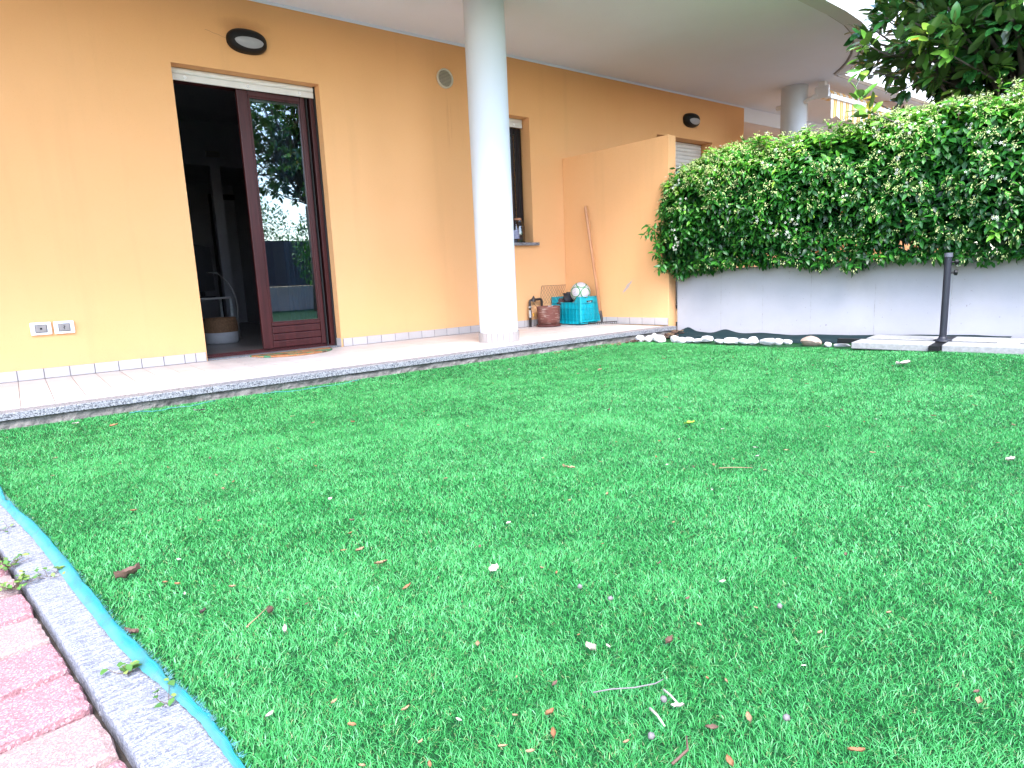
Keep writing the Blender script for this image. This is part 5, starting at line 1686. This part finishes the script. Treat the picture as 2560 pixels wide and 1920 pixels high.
for i in range(nn_ + 1):
    f = i / nn_
    a, b_ = interp(Lp, f), interp(Rp, f)
    wob = 0.006 * mnoise.noise(Vector((f * 30, 0, 0))); 
    for k, (u_, z) in enumerate(prof):
        p = a.lerp(b_, u_)
        vs.append((p.x + wob * u_ + 0.002 * mnoise.noise(Vector((f * 90, u_ * 3, 2))), p.y, z * (0.85 + 0.5 * mnoise.noise(Vector((f * 22, u_ * 2, 5)))) + 0.003))
m_ = len(prof)
for i in range(nn_):
    for k in range(m_ - 1):
        fs.append((i * m_ + k, i * m_ + k + 1, (i + 1) * m_ + k + 1, (i + 1) * m_ + k))
q.add(vs, fs)
net = thing('turf_net', 'turquoise net edging between the grey kerb and the artificial turf', 'net', (0.1, 1.2, 0))
nb0 = q.build('net_band', M['net'], net, smooth=True)
at = nb0.data.attributes.new('tint', 'FLOAT', 'POINT'); at.data.foreach_set('value', [p_[0] for i in range(nn_ + 1) for p_ in prof])
q = MB()
for i in range(700):
    f = rnd.random(); b_ = interp(Rp, f); d = Vector((rnd.uniform(0.4, 1), rnd.gauss(0, .35), rnd.uniform(-0.1, 0.9))).normalized()
    p = Vector((b_.x - 0.002, b_.y, 0.020 + rnd.uniform(-.006, .004))); L_ = rnd.uniform(0.005, 0.013)
    o_ = Vector((0, 0.0012, 0)); q.add([p - o_, p + o_, p + d * L_], [(0, 1, 2)])
props(q.build('frayed_edge', M['net'], net), kind='stuff')

# ------------------------------------------------------------------ artificial turf blades
def in_lawn(x, y):
    xa = np.interp(y, [p[1] for p in Rp[::-1]], [p[0] for p in Rp[::-1]], left=0.21) - 0.004
    xa = np.where(y > 3.4, -0.20 - 0.14 * (y - 3.4), xa)
    nx_ = 4.07 - y
    xb = np.where(y > 2.25, 4.58 + 0.135 * (3.95 - y), 4.70 + 0.2 * (2.25 - y))
    return (x > xa) & (x < xb) & (y < 3.955) & (y > -0.6)
def vnoise(x, y, sc, seed):
    """smooth value noise on numpy arrays"""
    g_ = np.random.default_rng(seed).random((64, 64))
    X_ = x * sc; Y_ = y * sc; xi = np.floor(X_).astype(int); yi = np.floor(Y_).astype(int); fx_ = X_ - xi; fy_ = Y_ - yi
    fx_ = fx_ * fx_ * (3 - 2 * fx_); fy_ = fy_ * fy_ * (3 - 2 * fy_)
    a = g_[xi % 64, yi % 64]; b_ = g_[(xi + 1) % 64, yi % 64]; c = g_[xi % 64, (yi + 1) % 64]; d = g_[(xi + 1) % 64, (yi + 1) % 64]
    return (a * (1 - fx_) + b_ * fx_) * (1 - fy_) + (c * (1 - fx_) + d * fx_) * fy_
def gz_np(x, y):
    def ss(a, b_, v):
        q_ = np.clip((v - a) / (b_ - a), 0, 1); return q_ * q_ * (3 - 2 * q_)
    return np.where(y < 3.0, 0.05 * ss(3.2, 5.0, x) * ss(3.0, 1.4, y), 0.020 * ss(3.5, 3.93, y) * ss(4.6, 4.0, x))
bands = [(0.0, 1.05, 120000), (1.05, 1.5, 92000), (1.5, 2.1, 62000), (2.1, 3.0, 56000), (3.0, 4.2, 34000), (4.2, 6.6, 22000)]
PX_, PY_, PR_ = [], [], []
for (ra, rb, den) in bands:
    n_ = int(den * math.pi * (rb * rb - ra * ra) / 2)          # half disc towards +x/+y
    r_ = np.sqrt(rng.uniform(ra * ra, rb * rb, n_)); an = rng.uniform(-math.pi * 0.12, math.pi * 0.88, n_) * 1.0
    an = rng.uniform(math.radians(-28), math.radians(105), n_); keep_n = int(n_ * 133 / 180)
    x_, y_ = (r_ * np.cos(an))[:keep_n], (r_ * np.sin(an))[:keep_n]
    m = in_lawn(x_, y_)
    az = np.degrees(np.arctan2(x_, y_))
    view = (az > -12) & (az < 88)
    m &= view | (rng.random(len(x_)) < 0.25)
    PX_.append(x_[m]); PY_.append(y_[m]); PR_.append(r_[:keep_n][m])
x_, y_, r_ = np.concatenate(PX_), np.concatenate(PY_), np.concatenate(PR_)
nb_ = len(x_)
clump = vnoise(x_, y_, 14, 1); lean_a = vnoise(x_, y_, 5, 2) * 6.28 * 2 + rng.normal(0, 1.7, nb_); patchy = vnoise(x_, y_, 1.7, 3)
hgt = (0.0075 + 0.0065 * rng.random(nb_)) * (0.85 + 0.3 * clump)
lean = np.abs(rng.normal(0.85, 0.5, nb_))
curl = rng.random(nb_) < 0.22
hgt = np.where(curl, hgt * 0.55, hgt); lean = np.where(curl, lean * 1.8, lean)
wid = np.clip(0.0008 + 0.00042 * r_, 0.0012, 0.0028) * (0.75 + 0.5 * rng.random(nb_))
z0 = gz_np(x_, y_)
dx, dy = np.cos(lean_a), np.sin(lean_a)
fa = rng.uniform(0, math.pi, nb_); sx_, sy_ = np.cos(fa), np.sin(fa)
V = np.empty((nb_, 5, 3))
mid = 0.55
for k, (hh, ll, ww) in enumerate(((0, 0, 1), (0, 0, -1), (mid, 0.32, 0.9), (mid, 0.32, -0.9), (1.0, 1.0, 0))):
    V[:, k, 0] = x_ + dx * lean * hgt * ll + sx_ * wid / 2 * ww
    V[:, k, 1] = y_ + dy * lean * hgt * ll + sy_ * wid / 2 * ww
    V[:, k, 2] = z0 + hgt * hh * np.where(ll == 1.0, 1 / np.sqrt(1 + 0.25 * lean ** 2), 1.0)
tint = np.clip(0.44 + rng.normal(0, 0.19, nb_) + 0.22 * (patchy - 0.5) + 0.15 * (clump - .5), 0, 0.9)
tint = np.where(curl & (rng.random(nb_) < 0.35), 0.97, tint)
near = r_ < 2.1
me = raw_mesh('artificial_turf', V[near].reshape(-1, 3), [(0, 1, 3, 2), (2, 3, 4)], int(near.sum()), 5, np.repeat(tint[near], 5))
Vf = V[~near][:, [0, 1, 4]]
mef = raw_mesh('artificial_turf', Vf.reshape(-1, 3), [(0, 1, 2)], len(Vf), 3, np.repeat(tint[~near], 3))
bmj = bmesh.new(); bmj.from_mesh(me); bmj.from_mesh(mef); bmj.to_mesh(me); bmj.free(); bpy.data.meshes.remove(mef)
t = NT('turf_blade')
col = t.ramp(t.attr('tint'), [(0.0, (0.016, 0.155, 0.038)), (0.4, (0.046, 0.315, 0.074)), (0.7, (0.086, 0.44, 0.125)), (0.86, (0.20, 0.55, 0.26)), (0.95, (0.25, 0.34, 0.13))])
t.set(col, 0.42, 0.5)
tl4 = t.n('ShaderNodeBsdfTranslucent'); t.l(col, tl4.inputs['Color'])
mx = t.n('ShaderNodeMixShader'); mx.inputs[0].default_value = 0.2
t.l(t.b.outputs[0], mx.inputs[1]); t.l(tl4.outputs[0], mx.inputs[2]); t.l(mx.outputs[0], t.out.inputs['Surface'])
M['blade'] = t.m
props(finish('artificial_turf', me, M['blade']), 'bright green artificial turf covering the garden floor', 'turf', kind='stuff')


# ------------------------------------------------------------------ fallen leaves, twigs, seeds
FM = {k: simple('litter_' + k, c, None, 60, 0.75, 0.4, 120, bdist=0.002) for k, c in dict(cream=(0.46, 0.40, 0.32), tan=(0.30, 0.19, 0.105), brown=(0.13, 0.07, 0.05), orange=(0.27, 0.125, 0.055), grey=(0.17, 0.155, 0.155), green=(0.22, 0.36, 0.03), dark=(0.06, 0.035, 0.03), pale=(0.42, 0.37, 0.32)).items()}
def dry_leaf(x, y, L_, W_, rot, m, label, seed, curl_=0.5, z=0.016, lobes=0, name='fallen_leaf', group=None, cat='leaf', add=None):
    rr = random.Random(seed); vs, fs = [], []
    nu, nv = 10, 6
    for i in range(nu + 1):
        u_ = i / nu
        ww = W_ * (math.sin(math.pi * min(1, u_ * 0.97 + 0.015)) ** 0.8)
        if lobes: ww *= 0.7 + 0.45 * abs(math.sin(u_ * math.pi * lobes))
        for k in range(nv + 1):
            v = k / nv * 2 - 1
            zz = curl_ * (v * v * W_ * 0.55 + (u_ - 0.5) ** 2 * L_ * 0.5) + 0.004 * rr.gauss(0, 0.5) * min(1, L_ / 0.05)
            vs.append(((u_ - 0.5) * L_, v * ww / 2 * (1 - 0.25 * curl_ * abs(v)), zz))
    for i in range(nu):
        for k in range(nv):
            a = i * (nv + 1) + k; fs.append((a, a + nv + 1, a + nv + 2, a + 1))
    if add is not None:
        c, s_ = math.cos(rot), math.sin(rot)
        add.add([(x + a * c - b_ * s_, y + a * s_ + b_ * c, z + zz) for a, b_, zz in vs], fs); return
    me = bpy.data.meshes.new(name); me.from_pydata(vs, [], fs)
    o = finish(name, me, FM[m], None, smooth=True)
    o.location = (x, y, z + gz(x, y)); o.rotation_euler = (rr.gauss(0, .12), rr.gauss(0, .12), rot)
    return props(o, label, cat, group)
LG = 'dry leaves lying on the turf'
LV = [(0.768, 1.092, .036, .024, 0.4, 'cream', 'ragged cream leaf in the middle of the turf', .3, 2), (0.709, 0.727, .040, .022, 1.3, 'cream', 'cream twisted leaf lying below the ragged cream one', .6, 0),
      (0.823, 0.652, .030, .017, 0.2, 'brown', 'brown curled leaf with an orange tip right of the twisted cream leaf', .9, 0), (0.129, 1.645, .062, .034, 0.1, 'brown', 'big curled brown leaf beside the turquoise net', .9, 1),
      (0.593, 1.296, .045, .014, 0.2, 'tan', 'slender tan leaf left of the ragged cream leaf', .5, 0), (0.588, 1.399, .032, .013, 0.3, 'tan', 'small tan leaf just above the slender tan one', .5, 0),
      (0.681, 1.811, .022, .014, 0.6, 'pale', 'tiny white leaf flake in the left half of the turf', .4, 0), (1.403, 1.528, .05, .010, -0.6, 'tan', 'thin tan sliver of leaf near the turf centre', .5, 0),
      (2.177, 1.613, .065, .035, -0.2, 'green', 'yellow green leaf lying in the far half of the turf', .3, 0), (4.113, 1.531, .10, .05, -0.7, 'pale', 'long curled pale leaf near the concrete slabs', .6, 0),
      (2.418, 0.576, .045, .026, -0.4, 'pale', 'white folded leaf near the right edge of the photo', .6, 0), (0.581, 1.15, .028, .010, 0.2, 'orange', 'thin orange leaf scrap left of the ragged cream leaf', .5, 0),
      (0.325, 1.245, .026, .018, 0.9, 'brown', 'brown leaf scrap hanging on a twig near the net', .9, 1), (0.325, 1.161, .026, .010, 1.2, 'pale', 'pale leaf scrap below the brown twig scrap', .6, 0),
      (0.221, 1.341, .018, .012, 0.5, 'dark', 'dark brown crumb of leaf left of the twig', .8, 0), (0.097, 1.352, .035, .014, -0.8, 'brown', 'dark bent leaf tucked into the net edge', .9, 0),
      (1.081, 0.718, .018, .009, -0.4, 'pale', 'small white flake in the right middle of the turf', .4, 0), (0.701, 0.539, .024, .011, -0.9, 'pale', 'white flake beside the two short sticks', .4, 0),
      (0.754, 0.455, .022, .011, 0.8, 'tan', 'tan leaf crumb right of the short sticks', .6, 0), (0.546, 0.652, .022, .012, 0.1, 'orange', 'orange leaf scrap in the lower middle of the turf', .7, 0),
      (0.521, 0.615, .022, .011, 0.9, 'orange', 'orange curl just below the orange scrap', .8, 0), (0.804, 0.328, .026, .009, -0.8, 'orange', 'orange slip of leaf near the bottom right', .7, 0),
      (0.661, 0.425, .020, .012, 1.1, 'orange', 'orange scrap cut by the bottom edge of the photo', .7, 0), (1.033, 0.257, .020, .012, 0.1, 'tan', 'tan crumb at the lower right of the turf', .6, 0),
      (0.698, 0.478, .022, .010, -0.7, 'brown', 'brown scrap left of the bottom right orange slip', .7, 0), (0.225, 0.932, .016, .011, 0.2, 'pale', 'small white petal on the turf near the bottom left', .4, 0),
      (3.033, 2.964, .05, .03, 0.1, 'tan', 'tan leaf far out on the turf before the patio', .4, 0), (0.718, 3.67, .075, .02, 0.2, 'grey', 'long grey leaf near the patio edge left of the column', .4, 0),
      (0.317, 3.619, .045, .03, 0.0, 'orange', 'rust leaf near the patio edge at the far left', .4, 0), (0.172, 3.782, .04, .02, 0.4, 'pale', 'pale leaf flake near the patio edge at the far left', .4, 0)]
for i, (x, y, L_, W_, rt, m, lab, cu, lb) in enumerate(LV):
    dry_leaf(x, y, L_ * 0.85, W_ * 0.9, rt, m, lab, 100 + i, cu, 0.017, lb, group=LG)
def stick(pts, r0, m, label):
    q = MB(); q.tube(pts, [r0] + [r0 * 0.9] * (len(pts) - 2) + [r0 * 0.6], 6)
    return props(recentre(q.build('twig', FM[m], smooth=True)), label, 'twig', 'twigs on the turf')
stick([(0.625, 0.64, 0.021), (0.65, 0.625, 0.023), (0.68, 0.605, 0.022), (0.71, 0.588, 0.024), (0.725, 0.585, 0.026)], 0.0013, 'grey', 'long thin grey twig lying in the lower middle of the turf')
stick([(0.712, 0.574, 0.020), (0.709, 0.558, 0.020), (0.704, 0.540, 0.018)], 0.0019, 'pale', 'short pale stick just right of the long grey twig')
stick([(0.663, 0.56, 0.020), (0.659, 0.543, 0.020), (0.651, 0.523, 0.018)], 0.0021, 'pale', 'short thick pale stick below the other short stick')
stick([(0.60, 0.47, 0.02), (0.634, 0.471, 0.022), (0.65, 0.485, 0.026)], 0.002, 'brown', 'brown bent twig near the bottom of the photo')
stick([(0.27, 1.215, 0.02), (0.30, 1.235, 0.024), (0.325, 1.25, 0.03)], 0.0012, 'tan', 'thin curved twig holding a brown scrap near the net')
stick([(1.72, 1.16, 0.022), (1.752, 1.128, 0.024), (1.80, 1.09, 0.02)], 0.0016, 'tan', 'pale thin twig in the right middle of the turf')
for i, (x, y, lab) in enumerate([(0.692, 0.558, 'grey cracked seed pod between the two short sticks'), (0.618, 0.52, 'round grey seed near the bottom middle of the photo'), (0.79, 0.418, 'round white seed at the lower right of the turf'), (1.067, 0.585, 'round white seed right of the turf centre'), (0.855, 0.82, 'small round grey seed right of the cream leaf'), (0.845, 0.896, 'grey twin seed husk below right of the ragged cream leaf')]):
    o = lump('seed_pod', (x, y, 0.022), (0.0052, 0.005, 0.0046), 3 + i, FM['grey'], lab, 'seed', amp=0.35, sub=2); o['group'] = 'grey seeds on the turf'
# crumbs nobody would count
q = {k: MB() for k in ('tan', 'orange', 'pale', 'brown')}
for i in range(230):
    rr_ = 0.55 + 4.2 * rnd.random() ** 1.6; an = math.radians(rnd.uniform(-2, 78)); x, y = rr_ * math.sin(an), rr_ * math.cos(an)
    if y > 3.9 or x < kerb_x(y) + 0.08 or x > 4.5: continue
    k = rnd.choice(('tan', 'orange', 'pale', 'tan', 'brown'))
    L_ = rnd.uniform(0.006, 0.013) * (1 + 0.22 * rr_)
    dry_leaf(x, y, L_, L_ * rnd.uniform(0.3, 0.6), rnd.uniform(0, 6.28), None, None, i, rnd.uniform(.2, .8), 0.016 + gz(x, y), add=q[k])
for k in q:
    props(q[k].build('leaf_crumbs', FM[k], smooth=True), k + ' leaf crumbs scattered all over the turf', 'litter', kind='stuff')
# heap of dry leaves at the patio corner
q = {'brown': MB(), 'tan': MB()}
for i in range(70):
    x = rnd.gauss(5.02, 0.10); y = rnd.gauss(3.93, 0.05); z = 0.012 + max(0, 0.055 - 0.35 * abs(x - 5.06)) * rnd.random()
    if x > 5.24: continue
    dry_leaf(x, min(y, 3.95), rnd.uniform(0.04, 0.075), rnd.uniform(0.02, 0.035), rnd.uniform(0, 6.28), None, None, 900 + i, rnd.uniform(.4, 1.1), z, add=q[rnd.choice(('brown', 'brown', 'tan'))])
for i in range(60):
    x = rnd.uniform(3.4, 4.95); y = 3.95 - abs(rnd.gauss(0, 0.05))
    dry_leaf(x, y, rnd.uniform(0.03, 0.06), rnd.uniform(0.012, 0.025), rnd.uniform(0, 6.28), None, None, 1200 + i, rnd.uniform(.3, 1), 0.014, add=q[rnd.choice(('brown', 'tan'))])
for k in q:
    props(q[k].build('dry_leaf_heap', FM[k], smooth=True), k + ' dry leaves gathered at the patio corner', 'leaves', kind='stuff')

# weeds on the kerb and along the patio
M['weed'] = leaf_mat('weed_leaf', [(0.0, (0.03, 0.10, 0.02)), (0.5, (0.09, 0.22, 0.04)), (1.0, (0.30, 0.36, 0.09))], (0.10, 0.18, 0.05), 0.6)
def weed(name, label, spots, seed, spread=0.02, n_=14, sz=(0.008, 0.015), stem_to=None):
    rr = random.Random(seed); x, y = spots
    o = thing(name, label, 'weed', (x, y, 0.0), 'weeds by the kerb')
    P2, D2, S2, T2 = [], [], [], []
    sm = MB()
    for i in range(n_):
        b0 = Vector((x + rr.gauss(0, spread), y + rr.gauss(0, spread), 0.004)); tip = b0 + Vector((rr.gauss(0, .008), rr.gauss(0, .008), rr.uniform(0.005, 0.022)))
        sm.tube([Vector((x + rr.gauss(0, .004), y + rr.gauss(0, .004), 0.0)), b0.lerp(tip, 0.5), tip], 0.0006, 3, cap=False)
        for k in range(2):
            P2.append(tip); D2.append((rr.gauss(0, 1), rr.gauss(0, 1), rr.uniform(-.2, .5))); S2.append(rr.uniform(*sz)); T2.append(rr.uniform(.2, .9))
    sm.build('stems', M['twigmat'], o, kind='stuff')
    X, Y, Z = basis(np.array(D2), np.tile([[0, 0, 1.0]], (len(P2), 1)) + rng.normal(0, .2, (len(P2), 3)))
    tl_, fl_ = leaf_template('small'); tl_ = tl_ * np.array([1, 1.9, 1])
    finish('leaves', cloud_mesh('leaves', tl_, fl_, np.array(P2), X, Y, Z, np.array(S2), np.array(T2), loc=(x, y, 0)), M['weed'], o, kind='stuff')
weed('weed', 'yellowish creeping weed growing in the joint between pavers and kerb', (-0.085, 1.80), 1, 0.016, 26)
weed('weed', 'small leafy weed at the left edge of the photo beside the kerb', (-0.095, 1.96), 2, 0.018, 22)
weed('weed', 'loose green sprig lying across the grey kerb', (-0.02, 1.81), 3, 0.016, 9)
weed('weed', 'three leaf weed growing out under the turquoise net', (0.072, 1.235), 4, 0.010, 8, (0.012, 0.018))
weed('weed', 'small leaf weed under the net at the bottom of the kerb', (0.108, 1.09), 5, 0.008, 5, (0.010, 0.016))
weed('weed', 'thin sprig on the kerb near the left edge of the photo', (-0.096, 2.27), 6, 0.012, 5)
q = MB()
for i in range(1700):
    x = rnd.uniform(-0.25, 4.6); y = 3.950 + rnd.uniform(-0.035, 0.02)
    if mnoise.noise(Vector((x * 3.0, 0, 4))) < 0.02: continue
    h = rnd.uniform(0.025, 0.065); a = rnd.uniform(0, 6.28); d = Vector((math.cos(a) * 0.6, -abs(math.sin(a)) * 0.8, 1)).normalized()
    p = Vector((x, y, 0.0)); o_ = Vector((math.sin(a), math.cos(a), 0)) * 0.0018
    q.add([p - o_, p + o_, p + d * h], [(0, 1, 2)])
M['edgeweed'] = simple('edge_grass', (0.05, 0.16, 0.03), (0.10, 0.18, 0.05), 30, 0.7)
props(q.build('edge_grass', M['edgeweed']), 'thin real grass growing along the foot of the patio', 'grass', kind='stuff')
q = MB()
for k, (xa, xb) in enumerate(((0.42, 0.85), (1.12, 1.75))):
    pts = [Vector((xa + (xb - xa) * i / 9, 3.90 - 0.05 * math.sin(i / 9 * math.pi) + 0.01 * math.sin(i * 2.1 + k), 0.026 + 0.004 * math.sin(i * 1.7))) for i in range(10)]
    q = MB(); q.tube(pts, 0.0022, 5)
    props(recentre(q.build('net_thread', M['net'], smooth=True)), ('loose turquoise thread on the turf nearest the sockets', 'loose turquoise thread on the turf before the sliding door')[k], 'thread', 'turquoise threads by the patio')
